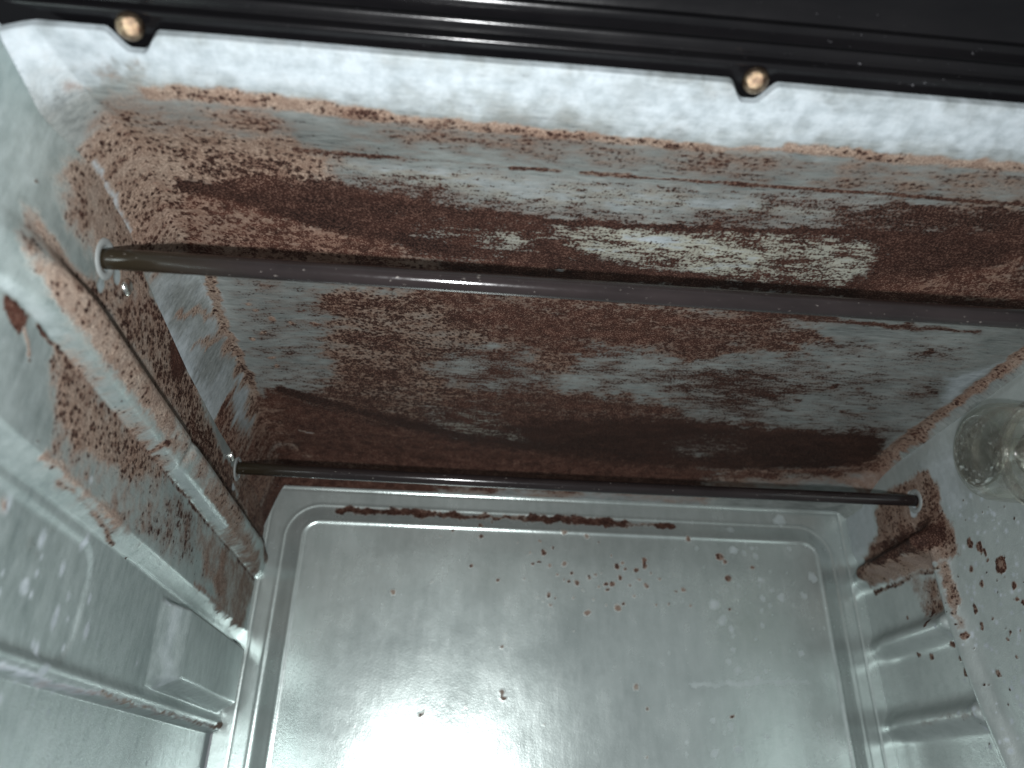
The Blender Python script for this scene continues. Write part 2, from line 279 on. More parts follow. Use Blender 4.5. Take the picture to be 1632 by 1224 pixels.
 ('c','L',{'tan':0.98,'dark':0.52,'white':0,'red':0.6},0.00472,0.00472,0.00943,[(0.5465,0.7673),(0.5474,0.8252),(0.5462,0.8858)]),
 ('c','P',{'tan':0,'dark':0.04,'white':0.5},0.00834,0.00401,0,[(0.5058,0.6528),(0.5418,0.6127),(0.5412,0.6522),(0.5404,0.7188),(0.522,0.6827)]),
 ('l','P',{'tan':0.05,'dark':0.03},0.00174,0.0,0,[(0.234,0.3231),(0.5639,0.8517),(1.4572,-0.034),(0.4065,-0.0128)]),
 ('l','P',{'white':0.22},0.02219,0.00799,0,[(0.264,0.3266),(0.3405,0.3668),(0.3804,0.3621),(0.3665,0.3018),(0.366,0.2601),(0.4314,0.2412),(0.4434,0.186),(0.5255,0.1797),(0.9913,0.1705),(1.0506,0.0688),(0.4039,0.0551)]),
 ('l','P',{'white':0.2},0.02292,0.00938,0,[(0.5207,0.155),(0.6506,0.1753),(1.0517,0.1656),(1.0252,0.0739),(0.6305,0.0644),(0.4393,0.0609),(0.3872,0.1386)]),
 ('l','P',{'white':0.25},0.02234,0.01005,0,[(0.4567,0.0538),(1.0329,0.064),(1.1259,-0.0273),(0.5021,-0.0147)]),
 ('l','P',{'tan':0.98,'dark':0.42,'white':0},0.00808,0.00359,0,[(0.3688,0.3436),(0.3917,0.3703),(0.4596,0.3637),(0.5224,0.3486),(0.5774,0.3477),(0.5054,0.3191),(0.4496,0.3105),(0.4155,0.3134),(0.3853,0.3187)]),
 ('l','P',{'tan':0.55,'dark':0.28,'white':0},0.01147,0.0041,0,[(0.3645,0.3247),(0.3747,0.34),(0.4278,0.318),(0.4649,0.3135),(0.4375,0.3043),(0.3884,0.3063)]),
 ('l','P',{'tan':0.85,'dark':0.58,'white':0,'red':0.1},0.00968,0.00363,0,[(0.4483,0.3123),(0.5198,0.3377),(0.579,0.3455),(0.6759,0.3378),(0.767,0.3175),(0.8613,0.3026),(0.9876,0.2969),(1.0059,0.2609),(0.7334,0.2892),(0.5435,0.2967),(0.4062,0.2861)]),
 ('l','P',{'tan':0.75,'dark':0.52,'red':0.5},0.00974,0.0039,0,[(0.4558,0.3179),(0.5218,0.3452),(0.5588,0.3422),(0.5009,0.3161)]),
 ('l','P',{'tan':0.1,'dark':1.0,'red':0.7},0.00557,0.00279,0,[(0.5796,0.3376),(0.6014,0.3529),(0.6248,0.3436),(0.6143,0.3214),(0.5994,0.3164)]),
 ('l','L',{'tan':0.02,'dark':0.0,'white':0.45,'red':0},0.00176,0.00132,0.01012,[(0.4467,0.3258)]),
 ('l','L',{'tan':0.02,'dark':0.0,'white':0.45,'red':0},0.00181,0.00136,0.00543,[(0.4644,0.3243)]),
 ('l','L',{'tan':0.02,'dark':0.0,'white':0.45,'red':0},0.00173,0.0013,0.00519,[(0.4484,0.3043)]),
 ('l','L',{'tan':0.02,'dark':0.05,'white':0.6},0.00215,0.00143,0.00789,[(0.8294,0.325)]),
 ('l','L',{'tan':0.02,'dark':0.05,'white':0.6},0.00214,0.00143,0.00641,[(0.8345,0.3041)]),
 ('l','L',{'tan':0.7,'dark':0.55,'red':0.7},0.0037,0.0037,0.00518,[(0.7894,0.316),(0.8738,0.3072),(0.9463,0.3003)]),
 ('l','P',{'tan':0.85,'dark':0.55,'red':0.7},0.00955,0.00398,0,[(0.8096,0.3192),(0.954,0.3608),(1.0,0.3444),(1.0056,0.2897),(0.9218,0.3002)]),
 ('l','P',{'tan':0.95,'dark':0.36,'white':0},0.00699,0.00349,0,[(0.3561,0.2922),(0.3673,0.3),(0.4151,0.2927),(0.4674,0.2937),(0.5486,0.2997),(0.6674,0.2935),(0.6146,0.2523),(0.5186,0.2511),(0.4442,0.2497),(0.3922,0.253),(0.3673,0.2612)]),
 ('l','P',{'tan':0.55,'dark':0.55,'white':0},0.00655,0.00291,0,[(0.3555,0.2871),(0.3688,0.2965),(0.3809,0.2721),(0.3698,0.2678),(0.3616,0.2743)]),
 ('l','P',{'tan':0.62,'dark':0.3,'white':0.0},0.01536,0.00512,0,[(0.5861,0.2739),(0.7334,0.2892),(0.8786,0.2636),(0.9663,0.2502),(0.8899,0.2441),(0.6731,0.2462),(0.5783,0.2475)]),
 ('l','P',{'tan':0.85,'dark':0.36},0.01104,0.00414,0,[(0.6954,0.2551),(0.7662,0.2618),(0.9348,0.2574),(0.987,0.2433),(0.8635,0.2437),(0.7414,0.246)]),
 ('l','L',{'tan':0.0,'dark':0.08,'white':0.3},0.00191,0.00143,0.0031,[(0.3606,0.2447),(0.3921,0.2435),(0.4512,0.2437),(0.5162,0.2442),(0.5927,0.2453),(0.6731,0.2462),(0.8053,0.2473)]),  # bare zinc along the guide, whitened as a painted crest highlight
 ('l','L',{'tan':0.8,'dark':0.65,'red':0.6},0.00155,0.00155,0.00258,[(0.5938,0.244),(0.5892,0.2479),(0.5976,0.2541)]),
 ('l','L',{'tan':0.4,'dark':0.92,'white':0,'red':0.3},0.00154,0.00103,0.00154,[(0.3989,0.239),(0.4333,0.2386),(0.4834,0.2395),(0.5436,0.2395),(0.5993,0.2405),(0.705,0.241),(0.9981,0.2388)]),
 ('l','L',{'tan':0.4,'dark':0.96,'white':0,'red':0.3},0.00173,0.0013,0.00237,[(0.4531,0.2375),(0.4847,0.2378),(0.514,0.2367)]),
 ('l','P',{'tan':0.28,'dark':0.34},0.01526,0.00545,0,[(0.419,0.2338),(0.4578,0.2425),(0.5978,0.2416),(0.9807,0.2377),(0.9947,0.1864),(0.7485,0.188),(0.5748,0.1778),(0.4609,0.1789)]),
 ('l','P',{'tan':0.92,'dark':0.46,'white':0},0.01451,0.00453,0,[(0.4253,0.2398),(0.4486,0.242),(0.518,0.2397),(0.5978,0.2416),(0.6368,0.2376),(0.6017,0.2157),(0.5356,0.1978),(0.4844,0.1931),(0.442,0.2067)]),
 ('l','P',{'tan':0.42,'dark':0.3,'white':0.05},0.01297,0.00463,0,[(0.451,0.1937),(0.503,0.1964),(0.6212,0.2315),(0.6573,0.228),(0.622,0.1881),(0.5748,0.1778),(0.5121,0.1747),(0.4598,0.1762)]),
 ('l','L',{'tan':0.75,'dark':0.1,'white':0.15},0.00299,0.00299,0.00277,[(0.4501,0.1785),(0.4836,0.1795),(0.5268,0.1779),(0.5769,0.1785)]),
 ('l','P',{'tan':0.68,'dark':0.2,'white':0},0.00972,0.00278,0,[(0.7505,0.2357),(0.8245,0.239),(1.0077,0.2364),(0.9881,0.1776),(0.8863,0.1753),(0.8101,0.1945),(0.7519,0.2169)]),
 ('l','L',{'tan':0.7,'dark':0.15,'white':0.2},0.00346,0.00277,0.00312,[(0.7767,0.1799),(0.8719,0.1791),(0.9782,0.1772)]),
 ('l','P',{'tan':0.1,'dark':1.0,'white':0,'red':1},0.00283,0.00142,0,[(0.3665,0.24),(0.3732,0.2415),(0.3885,0.24),(0.3889,0.2325),(0.3857,0.2253),(0.3776,0.2284),(0.3721,0.2318)]),
 ('l','L',{'tan':0.85,'dark':0.0,'white':0.2},0.00145,0.00073,0.00145,[(0.3889,0.2304),(0.3955,0.226),(0.4008,0.2202)]),
 ('l','L',{'tan':0.3,'dark':0.9},0.00074,0.00037,0.00149,[(0.3598,0.3155)]),
 ('l','L',{'tan':0.3,'dark':0.9},0.00078,0.00039,0.00118,[(0.4633,0.1756)]),
 ('l','L',{'tan':0.3,'dark':0.9},0.00108,0.00054,0.00215,[(0.6536,0.1938)]),
 ('l','L',{'tan':0.3,'dark':0.9},0.00075,0.00038,0.00113,[(0.4378,0.1822)]),
 ('l','L',{'tan':0.3,'dark':0.9},0.00073,0.00037,0.0011,[(0.4032,0.2178)]),
 ('l','L',{'tan':0.3,'dark':0.9},0.00122,0.00061,0.00153,[(0.7474,0.2056)]),
 ('l','L',{'tan':0.3,'dark':0.9},0.00101,0.00051,0.00101,[(0.6286,0.1635)]),
 ('l','L',{'white':0.6},0.00157,0.00157,0.00549,[(0.5004,0.1099)]),
 ('l','L',{'white':0.6},0.00174,0.00174,0.00304,[(0.5146,0.1872)]),
 ('l','L',{'white':0.6},0.00175,0.00175,0.00306,[(0.5579,0.1163)]),
 ('l','L',{'white':0.6},0.00175,0.00175,0.00219,[(0.5664,0.104)]),
 ('l','L',{'white':0.6},0.00189,0.00189,0.00189,[(0.6192,0.0953)]),
 ('l','L',{'white':0.6},0.00232,0.00232,0.0029,[(0.7354,0.1511)]),
 ('l','L',{'dark':0.22,'white':0},0.00375,0.0025,0.00417,[(0.511,0.1518)]),
 ('l','L',{'dark':0.22,'white':0},0.00356,0.00238,0.00554,[(0.4923,0.1336)]),
 ('l','L',{'dark':0.22,'white':0},0.00362,0.00241,0.00322,[(0.503,0.1305)]),
 ('l','L',{'dark':0.22,'white':0},0.00397,0.00265,0.00177,[(0.6094,0.0349)]),
 ('l','P',{'tan':0.7,'dark':0,'white':0.3},0.0037,0.00148,0,[(0.4439,0.1473),(0.451,0.1499),(0.4562,0.1419),(0.449,0.1395)]),
 ('l','L',{'tan':0.5,'dark':0.45,'white':0},0.00134,0.00134,0.00112,[(0.4779,0.1727),(0.5153,0.1736),(0.5706,0.1703),(0.5988,0.1651)]),
 ('l','L',{'tan':0.35,'dark':0.15,'white':0.9},0.00123,0.00205,0.00164,[(0.4701,0.0618),(0.4961,0.0622),(0.5441,0.0621),(0.5918,0.062),(0.6464,0.0626)]),
 ('l','L',{'tan':0.55,'dark':0.3,'white':0.4},0.00183,0.00244,0.00183,[(0.6464,0.0626),(0.7965,0.0635),(1.0339,0.0655)]),
 ('l','L',{'tan':0.9,'dark':0.35},0.00223,0.00223,0.00297,[(0.9833,0.0666),(1.0282,0.0672)]),
 ('l','L',{'white':0.4},0.00461,0.00173,0.00518,[(0.7472,0.1521),(0.7442,0.1094),(0.7596,0.0818)]),  # front slope of the boss painted paler, as if catching the torch
 ('r','P',{'tan':0.04,'dark':0.04,'white':0.15},0.00223,0.0,0,[(0.9686,0.6905),(0.4888,0.3695),(0.6829,-0.0485),(1.2945,-0.0977)]),
 ('r','P',{'white':0.45},0.0056,0.0035,0,[(0.8673,0.3837),(0.7567,0.3819),(0.684,0.3857),(0.6085,0.3749),(0.601,0.3921),(0.7478,0.402)]),
 ('r','P',{'white':0.45},0.01581,0.00862,0,[(0.8038,0.3619),(0.7494,0.3705),(0.7475,0.294),(0.7687,0.2723),(0.7888,0.3088)]),
 ('r','P',{'tan':0.1,'white':0.5},0.00779,0.0052,0,[(0.9897,0.3804),(0.9093,0.3605),(0.9288,0.3151),(0.9977,0.292),(1.0131,0.323)]),
 ('r','P',{'dark':0.02,'white':0.05},0.00585,0.0039,0,[(0.6787,0.3983),(0.6059,0.3806),(0.6242,0.3411),(0.6895,0.3732)]),
 ('r','P',{'tan':0.97,'dark':0.5,'white':0,'red':0.4},0.0062,0.00465,0,[(0.9292,0.3456),(0.9022,0.3579),(0.8488,0.3567),(0.7963,0.3547),(0.7873,0.3236),(0.7917,0.3022),(0.7802,0.2724),(0.7828,0.2445),(0.802,0.2461),(0.8845,0.2573),(0.9701,0.2628),(0.9812,0.2962),(0.9288,0.3151)]),
 ('r','P',{'tan':0.6,'dark':0.8,'white':0,'red':0.3},0.00538,0.00385,0,[(0.9272,0.3045),(0.8168,0.2953),(0.7947,0.2769),(0.8076,0.2621),(0.9099,0.2674),(0.933,0.2735)]),  # brown crust, darkened as painted shadow above the top rack stop
 ('r','P',{'tan':0.5,'dark':1.0,'white':0,'red':0.2},0.00438,0.00365,0,[(0.8446,0.2984),(0.7948,0.2866),(0.7933,0.267),(0.8131,0.2666)]),  # darkest part of that painted shadow
 ('r','P',{'tan':0.92,'dark':0.34,'white':0.5},0.00386,0.00309,0,[(0.9394,0.2687),(0.8079,0.2607),(0.8076,0.2432),(0.9745,0.2552)]),
 ('r','L',{'tan':0.6,'dark':0.7,'white':0},0.00233,0.00233,0.00233,[(0.9741,0.2478),(0.9196,0.2469),(0.8629,0.2466),(0.8094,0.2372)]),  # crease shade under the top rack stop, painted as a rusty line
 ('r','L',{'tan':0.9,'dark':0.45,'white':0.1},0.0042,0.0042,0.0056,[(0.8033,0.2393),(0.8033,0.2181),(0.8027,0.1973)]),
 ('r','L',{'tan':0.5,'dark':0.3,'white':0.2},0.00343,0.00343,0.00343,[(0.8027,0.1973),(0.802,0.1703)]),
 ('r','L',{'tan':0.02,'dark':0.0,'white':0.7},0.00309,0.00232,0.01005,[(0.8416,0.3301)]),
 ('r','L',{'tan':0.02,'dark':0.0,'white':0.7},0.00307,0.00231,0.00692,[(0.8435,0.3162)]),
 ('r','P',{'tan':0.55,'dark':0.34},0.0104,0.00743,0,[(0.9047,0.2472),(0.8404,0.2386),(0.8099,0.2056),(0.8449,0.1889),(0.8824,0.2042),(0.886,0.2273)]),
 ('r','L',{'tan':0.8,'dark':0.7,'red':0.6},0.00147,0.00294,0.00441,[(0.8607,0.1996)]),
 ('r','L',{'tan':0.8,'dark':0.7,'red':0.6},0.00147,0.00294,0.00294,[(0.8552,0.2093)]),
 ('r','L',{'tan':0.8,'dark':0.7,'red':0.6},0.00145,0.0029,0.00436,[(0.8577,0.1842)]),
 ('r','L',{'tan':0.8,'dark':0.7,'red':0.6},0.00141,0.00282,0.00423,[(0.841,0.159)]),
 ('r','L',{'tan':0.8,'dark':0.7,'red':0.6},0.00151,0.00302,0.00302,[(0.9106,0.1597)]),
 ('r','L',{'tan':0.8,'dark':0.7,'red':0.6},0.00147,0.00294,0.00441,[(0.8859,0.1524)]),
 ('r','L',{'tan':0.8,'dark':0.7,'red':0.6},0.00137,0.00274,0.00479,[(0.8294,0.1282)]),
 ('r','L',{'tan':0.8,'dark':0.7,'red':0.6},0.00139,0.00277,0.00277,[(0.8346,0.1433)]),
 ('r','L',{'tan':0.8,'dark':0.7,'red':0.6},0.00135,0.0027,0.00337,[(0.7987,0.1619)]),
 ('r','L',{'tan':0.8,'dark':0.7,'red':0.6},0.00155,0.00311,0.00233,[(0.9159,0.2035)]),
 ('r','L',{'tan':0.8,'dark':0.7,'red':0.6},0.00137,0.00273,0.00478,[(0.7613,0.2509)]),
 ('r','L',{'tan':0.8,'dark':0.7,'red':0.6},0.00134,0.00268,0.00537,[(0.7484,0.2437)]),
 ('r','L',{'tan':0.8,'dark':0.7,'red':0.6},0.00133,0.00266,0.00332,[(0.7431,0.2367)]),
 ('r','L',{'tan':0.8,'dark':0.7,'red':0.6},0.00136,0.00271,0.00407,[(0.7674,0.2264)]),
 ('r','L',{'tan':0.8,'dark':0.7,'red':0.6},0.00133,0.00265,0.00464,[(0.759,0.2055)]),
 ('r','L',{'tan':0.8,'dark':0.7,'red':0.6},0.00125,0.0025,0.00375,[(0.7117,0.1953)]),
 ('r','L',{'tan':0.8,'dark':0.7,'red':0.6},0.00124,0.00248,0.00248,[(0.7141,0.181)]),
 ('r','L',{'tan':0.8,'dark':0.7,'red':0.6},0.00134,0.00269,0.00336,[(0.7798,0.1891)]),
 ('r','L',{'tan':0.8,'dark':0.7,'red':0.6},0.00134,0.00268,0.00335,[(0.7796,0.1845)]),
 ('r','L',{'tan':0.8,'dark':0.7,'red':0.6},0.00132,0.00264,0.00264,[(0.7736,0.169)]),
 ('r','L',{'tan':0.8,'dark':0.7,'red':0.6},0.00128,0.00255,0.00383,[(0.7717,0.1185)]),
 ('r','L',{'tan':0.8,'dark':0.7,'red':0.6},0.00132,0.00264,0.00264,[(0.7752,0.1655)]),
 ('r','L',{'tan':0.8,'dark':0.7,'red':0.6},0.00123,0.00246,0.00307,[(0.707,0.1764)]),
 ('r','L',{'tan':0.8,'dark':0.7,'red':0.6},0.00125,0.0025,0.0025,[(0.7364,0.1521)]),
 ('r','L',{'tan':0.8,'dark':0.7,'red':0.6},0.00126,0.00251,0.00189,[(0.7433,0.1473)]),
 ('r','L',{'tan':0.8,'dark':0.7,'red':0.6},0.00129,0.00259,0.00162,[(0.756,0.1713)]),
 ('r','L',{'tan':0.8,'dark':0.7,'red':0.6},0.00123,0.00246,0.00184,[(0.7214,0.1524)]),
 ('r','L',{'tan':0.8,'dark':0.7,'red':0.6},0.00132,0.00264,0.00198,[(0.7424,0.2285)]),
 ('r','L',{'tan':0.8,'dark':0.7,'red':0.6},0.0013,0.0026,0.0013,[(0.7311,0.2214)]),
 ('r','L',{'tan':0.8,'dark':0.7,'red':0.6},0.00123,0.00247,0.00185,[(0.737,0.1284)]),
 ('r','L',{'tan':0.9,'dark':0.95,'red':0.5},0.00129,0.00257,0.009,[(0.7246,0.2177)]),
 ('r','L',{'tan':0.9,'dark':0.35,'red':0.5},0.00193,0.00321,0.00578,[(0.7237,0.2174)]),
 ('r','P',{'tan':0.3,'dark':0.3,'white':0.1},0.00416,0.00347,0,[(0.9309,0.0869),(0.8034,0.0886),(0.8021,0.0826),(0.938,0.0807)]),
 ('b','P',{'tan':0.02,'dark':0.02,'white':0.1},0.0025,0.0,0,[(-0.3978,0.5293),(0.7669,0.6061),(0.5872,-0.0737),(-0.2642,-0.0835)]),
 ('b','L',{'tan':0.6,'dark':0.86,'red':0.7},0.00342,0.00427,0.00598,[(-0.1549,0.3375),(-0.1059,0.3381),(-0.0421,0.3375)]),
 ('b','L',{'tan':0.75,'dark':0.72,'red':0.6},0.00258,0.00431,0.00388,[(-0.0421,0.3375),(0.0309,0.3374),(0.1002,0.3371)]),
 ('b','L',{'tan':0.6,'dark':0.86,'red':0.7},0.00348,0.00435,0.00652,[(0.1071,0.3383),(0.1701,0.3386),(0.2406,0.3373)]),
 ('b','L',{'tan':0.6,'dark':0.6,'red':0.7},0.00262,0.00349,0.00393,[(0.2405,0.3355),(0.2805,0.3364)]),
 ('b','L',{'tan':0.5,'dark':0.95,'red':0.7},0.00263,0.0035,0.00525,[(0.2849,0.3367),(0.3045,0.3367)]),
 ('b','L',{'tan':0.75,'dark':0.62,'red':0.6},0.00127,0.00212,0.00283,[(-0.0015,0.312)]),
 ('b','L',{'tan':0.75,'dark':0.62,'red':0.6},0.00128,0.00214,0.00342,[(0.0363,0.3231)]),
 ('b','L',{'tan':0.75,'dark':0.62,'red':0.6},0.00128,0.00213,0.0034,[(0.0377,0.3085)]),
 ('b','L',{'tan':0.75,'dark':0.62,'red':0.6},0.00129,0.00215,0.00229,[(0.0518,0.3298)]),
 ('b','L',{'tan':0.75,'dark':0.62,'red':0.6},0.00125,0.00208,0.00333,[(0.0273,0.2676)]),
 ('b','L',{'tan':0.75,'dark':0.62,'red':0.6},0.00124,0.00207,0.00249,[(0.0621,0.2501)]),
 ('b','L',{'tan':0.75,'dark':0.62,'red':0.6},0.00127,0.00212,0.00396,[(0.1233,0.2898)]),
 ('b','L',{'tan':0.75,'dark':0.62,'red':0.6},0.00128,0.00213,0.00227,[(0.1188,0.3034)]),
 ('b','L',{'tan':0.75,'dark':0.62,'red':0.6},0.00126,0.0021,0.00253,[(0.1154,0.276)]),
 ('b','L',{'tan':0.75,'dark':0.62,'red':0.6},0.00126,0.0021,0.00252,[(0.1309,0.271)]),
 ('b','L',{'tan':0.75,'dark':0.62,'red':0.6},0.00126,0.0021,0.0028,[(0.1829,0.2588)]),
 ('b','L',{'tan':0.75,'dark':0.62,'red':0.6},0.00126,0.0021,0.00224,[(0.193,0.2631)]),
 ('b','L',{'tan':0.75,'dark':0.62,'red':0.6},0.00126,0.0021,0.00309,[(0.2255,0.2605)]),
 ('b','L',{'tan':0.75,'dark':0.62,'red':0.6},0.00126,0.00209,0.00363,[(0.2137,0.25)]),
 ('b','L',{'tan':0.75,'dark':0.62,'red':0.6},0.00126,0.00209,0.00279,[(0.2052,0.2508)]),
 ('b','L',{'tan':0.75,'dark':0.62,'red':0.6},0.00125,0.00208,0.0025,[(0.2077,0.2426)]),
 ('b','L',{'tan':0.75,'dark':0.62,'red':0.6},0.00127,0.00212,0.00254,[(0.2332,0.2724)]),
 ('b','L',{'tan':0.75,'dark':0.62,'red':0.6},0.00127,0.00212,0.00339,[(0.2475,0.2707)]),
 ('b','L',{'tan':0.75,'dark':0.62,'red':0.6},0.00128,0.00213,0.00398,[(0.2589,0.2834)]),
 ('b','L',{'tan':0.75,'dark':0.62,'red':0.6},0.00128,0.00213,0.00425,[(0.2594,0.2772)]),
 ('b','L',{'tan':0.75,'dark':0.62,'red':0.6},0.00126,0.0021,0.00364,[(0.259,0.2501)]),
 ('b','L',{'tan':0.75,'dark':0.62,'red':0.6},0.00124,0.00207,0.00304,[(0.2293,0.2256)]),
 ('b','L',{'tan':0.75,'dark':0.62,'red':0.6},0.00125,0.00209,0.00362,[(0.1672,0.2501)]),
 ('b','L',{'tan':0.75,'dark':0.62,'red':0.6},0.00125,0.00209,0.00223,[(0.1568,0.2516)]),
 ('b','L',{'tan':0.75,'dark':0.62,'red':0.6},0.00124,0.00206,0.00358,[(0.1279,0.2335)]),
 ('b','L',{'tan':0.75,'dark':0.62,'red':0.6},0.00123,0.00205,0.00246,[(0.1298,0.2201)]),
 ('b','L',{'tan':0.75,'dark':0.62,'red':0.6},0.00126,0.0021,0.00336,[(0.3094,0.2465)]),
 ('b','L',{'tan':0.75,'dark':0.62,'red':0.6},0.00126,0.0021,0.00224,[(0.2997,0.2433)]),
 ('b','L',{'tan':0.75,'dark':0.62,'red':0.6},0.00117,0.00195,0.00312,[(0.2519,0.0996)]),
 ('b','L',{'tan':0.75,'dark':0.62,'red':0.6},0.00126,0.0021,0.00168,[(0.1086,0.2726)]),
 ('b','L',{'tan':0.75,'dark':0.62,'red':0.6},0.00128,0.00213,0.0017,[(0.0868,0.302)]),
 ('b','L',{'tan':0.75,'dark':0.62,'red':0.6},0.00129,0.00215,0.00172,[(0.1983,0.3069)]),
 ('b','L',{'tan':0.75,'dark':0.62,'red':0.6},0.00127,0.00212,0.00169,[(-0.0181,0.3061)]),
 ('b','L',{'tan':0.75,'dark':0.62,'red':0.6},0.00126,0.0021,0.00252,[(0.1604,0.2624)]),
 ('b','L',{'tan':0.75,'dark':0.62,'red':0.6},0.00124,0.00206,0.00275,[(0.22,0.218)]),
 ('b','L',{'tan':0.75,'dark':0.62,'red':0.6},0.00123,0.00205,0.003,[(0.1793,0.2106)]),
 ('b','L',{'tan':0.75,'dark':0.62,'red':0.6},0.00125,0.00208,0.00166,[(0.2715,0.2261)]),
 ('b','L',{'tan':0.75,'dark':0.62,'red':0.6},0.00125,0.00208,0.00166,[(0.289,0.2273)]),
 ('b','L',{'tan':0.75,'dark':0.62,'red':0.6},0.00128,0.00213,0.00199,[(0.2148,0.2891)]),
 ('b','L',{'tan':0.75,'dark':0.62,'red':0.6},0.00127,0.00212,0.00395,[(0.2219,0.2748)]),
 ('b','L',{'tan':0.75,'dark':0.62,'red':0.6},0.00126,0.00211,0.00168,[(0.2002,0.2657)]),
 ('b','L',{'tan':0.8,'dark':0.25},0.00203,0.00325,0.00352,[(-0.0711,0.2273)]),
 ('b','L',{'tan':0.8,'dark':0.25},0.00206,0.0033,0.00495,[(0.2206,0.2194)]),
 ('b','L',{'tan':0.8,'dark':0.25},0.00205,0.00328,0.00355,[(0.1801,0.2112)]),
 ('b','L',{'tan':0.8,'dark':0.25},0.00197,0.00315,0.0042,[(0.2386,0.124)]),
 ('b','L',{'tan':0.8,'dark':0.25},0.00215,0.00344,0.00459,[(0.1499,0.318)]),
 ('b','L',{'tan':0.8,'dark':0.25},0.00215,0.00344,0.00402,[(0.1832,0.315)]),
 ('b','L',{'tan':0.8,'dark':0.25},0.00208,0.00333,0.0025,[(0.2438,0.2332)]),
 ('b','L',{'tan':0.8,'dark':0.25},0.00211,0.00337,0.00394,[(0.1507,0.2747)]),
 ('b','L',{'tan':0.5,'dark':0.3},0.00157,0.00235,0.00261,[(0.0731,0.1359)]),
 ('b','L',{'tan':0.5,'dark':0.3},0.00156,0.00234,0.00208,[(0.0732,0.1285)]),
 ('b','L',{'tan':0.5,'dark':0.3},0.00152,0.00227,0.00253,[(-0.0279,0.0856)]),
 ('b','L',{'tan':0.5,'dark':0.3},0.00152,0.00228,0.00152,[(-0.0243,0.0876)]),
 ('b','L',{'tan':0.5,'dark':0.3},0.00153,0.0023,0.00179,[(0.0259,0.095)]),
 ('b','L',{'tan':0.5,'dark':0.3},0.00153,0.00229,0.00153,[(0.0428,0.087)]),
 ('b','L',{'tan':0.5,'dark':0.3},0.00153,0.00229,0.00153,[(0.1229,0.0769)]),
 ('b','L',{'tan':0.5,'dark':0.3},0.00151,0.00227,0.00227,[(0.2478,0.044)]),
 ('b','L',{'tan':0.5,'dark':0.3},0.00162,0.00243,0.00189,[(0.1603,0.1881)]),
 ('b','L',{'tan':0.5,'dark':0.3},0.00165,0.00247,0.00192,[(0.1141,0.2289)]),
 ('b','L',{'tan':0.5,'dark':0.3},0.00164,0.00247,0.00164,[(0.121,0.2246)]),
 ('b','L',{'tan':0.5,'dark':0.3},0.00164,0.00246,0.00219,[(0.0096,0.2344)]),
 ('b','L',{'tan':0.5,'dark':0.3},0.00164,0.00247,0.00137,[(-0.0232,0.2446)]),
 ('b','L',{'tan':0.85,'dark':0.62,'red':0.6},0.00172,0.00259,0.00632,[(0.3652,0.2931)]),
 ('b','L',{'tan':0.85,'dark':0.62,'red':0.6},0.00172,0.00258,0.00344,[(0.3727,0.2867)]),
 ('b','L',{'tan':0.85,'dark':0.62,'red':0.6},0.0017,0.00255,0.00426,[(0.3715,0.2646)]),
 ('b','L',{'tan':0.85,'dark':0.62,'red':0.6},0.00174,0.00261,0.00377,[(0.3236,0.3177)]),
 ('b','L',{'tan':0.85,'dark':0.62,'red':0.6},0.00172,0.00258,0.00315,[(0.4096,0.2816)]),
 ('b','L',{'tan':0.85,'dark':0.62,'red':0.6},0.00167,0.0025,0.0025,[(0.3178,0.2264)]),
 ('b','L',{'tan':0.85,'dark':0.62,'red':0.6},0.00167,0.00251,0.00195,[(0.3723,0.2235)]),
 ('b','L',{'tan':0.85,'dark':0.62,'red':0.6},0.00156,0.00235,0.00261,[(0.3589,0.0923)]),
 ('b','L',{'tan':0.85,'dark':0.62,'red':0.6},0.00168,0.00252,0.00336,[(0.3112,0.2474)]),
 ('b','L',{'white':0.45},0.00178,0.00356,0.00772,[(0.4609,0.3518)]),
 ('b','L',{'white':0.45},0.00176,0.00352,0.00528,[(0.3872,0.3332)]),
 ('b','L',{'white':0.45},0.00167,0.00335,0.00669,[(0.3504,0.2309)]),
 ('b','L',{'white':0.45},0.00174,0.00347,0.00579,[(0.3852,0.3048)]),
 ('b','L',{'white':0.45},0.00173,0.00347,0.00405,[(0.401,0.301)]),
 ('b','L',{'white':0.45},0.00173,0.00347,0.00405,[(0.4183,0.2974)]),
 ('b','L',{'white':0.45},0.00171,0.00342,0.00342,[(0.4195,0.2643)]),
 ('b','L',{'white':0.45},0.00169,0.00338,0.0045,[(0.419,0.2404)]),
 ('b','L',{'white':0.45},0.00169,0.00338,0.00508,[(0.4446,0.2413)]),
 ('b','L',{'white':0.45},0.0017,0.0034,0.00396,[(0.4749,0.2453)]),
 ('b','L',{'white':0.45},0.00168,0.00336,0.0028,[(0.4263,0.231)]),
 ('b','L',{'white':0.45},0.00168,0.00335,0.00279,[(0.4125,0.225)]),
 ('b','L',{'white':0.45},0.00166,0.00331,0.00552,[(0.3577,0.2081)]),
 ('b','L',{'white':0.45},0.00165,0.0033,0.00385,[(0.3707,0.1992)]),
 ('b','L',{'white':0.45},0.00164,0.00328,0.00274,[(0.3722,0.1887)]),
 ('b','L',{'white':0.45},0.00163,0.00326,0.00272,[(0.3703,0.1729)]),
 ('b','L',{'white':0.45},0.00164,0.00329,0.00274,[(0.4015,0.187)]),
 ('b','L',{'white':0.45},0.00164,0.00327,0.00382,[(0.458,0.1705)]),
 ('b','L',{'white':0.45},0.00166,0.00332,0.00277,[(0.4124,0.2047)]),
 ('b','L',{'white':0.45},0.00161,0.00322,0.00429,[(0.3726,0.1473)]),
 ('b','L',{'white':0.45},0.00162,0.00323,0.00323,[(0.3628,0.1572)]),
 ('b','L',{'white':0.45},0.00172,0.00344,0.00631,[(0.4909,0.27)]),
 ('b','L',{'white':0.45},0.00154,0.00307,0.00512,[(0.3625,0.0575)]),
 ('b','L',{'white':0.45},0.00153,0.00306,0.00459,[(0.3318,0.0522)]),
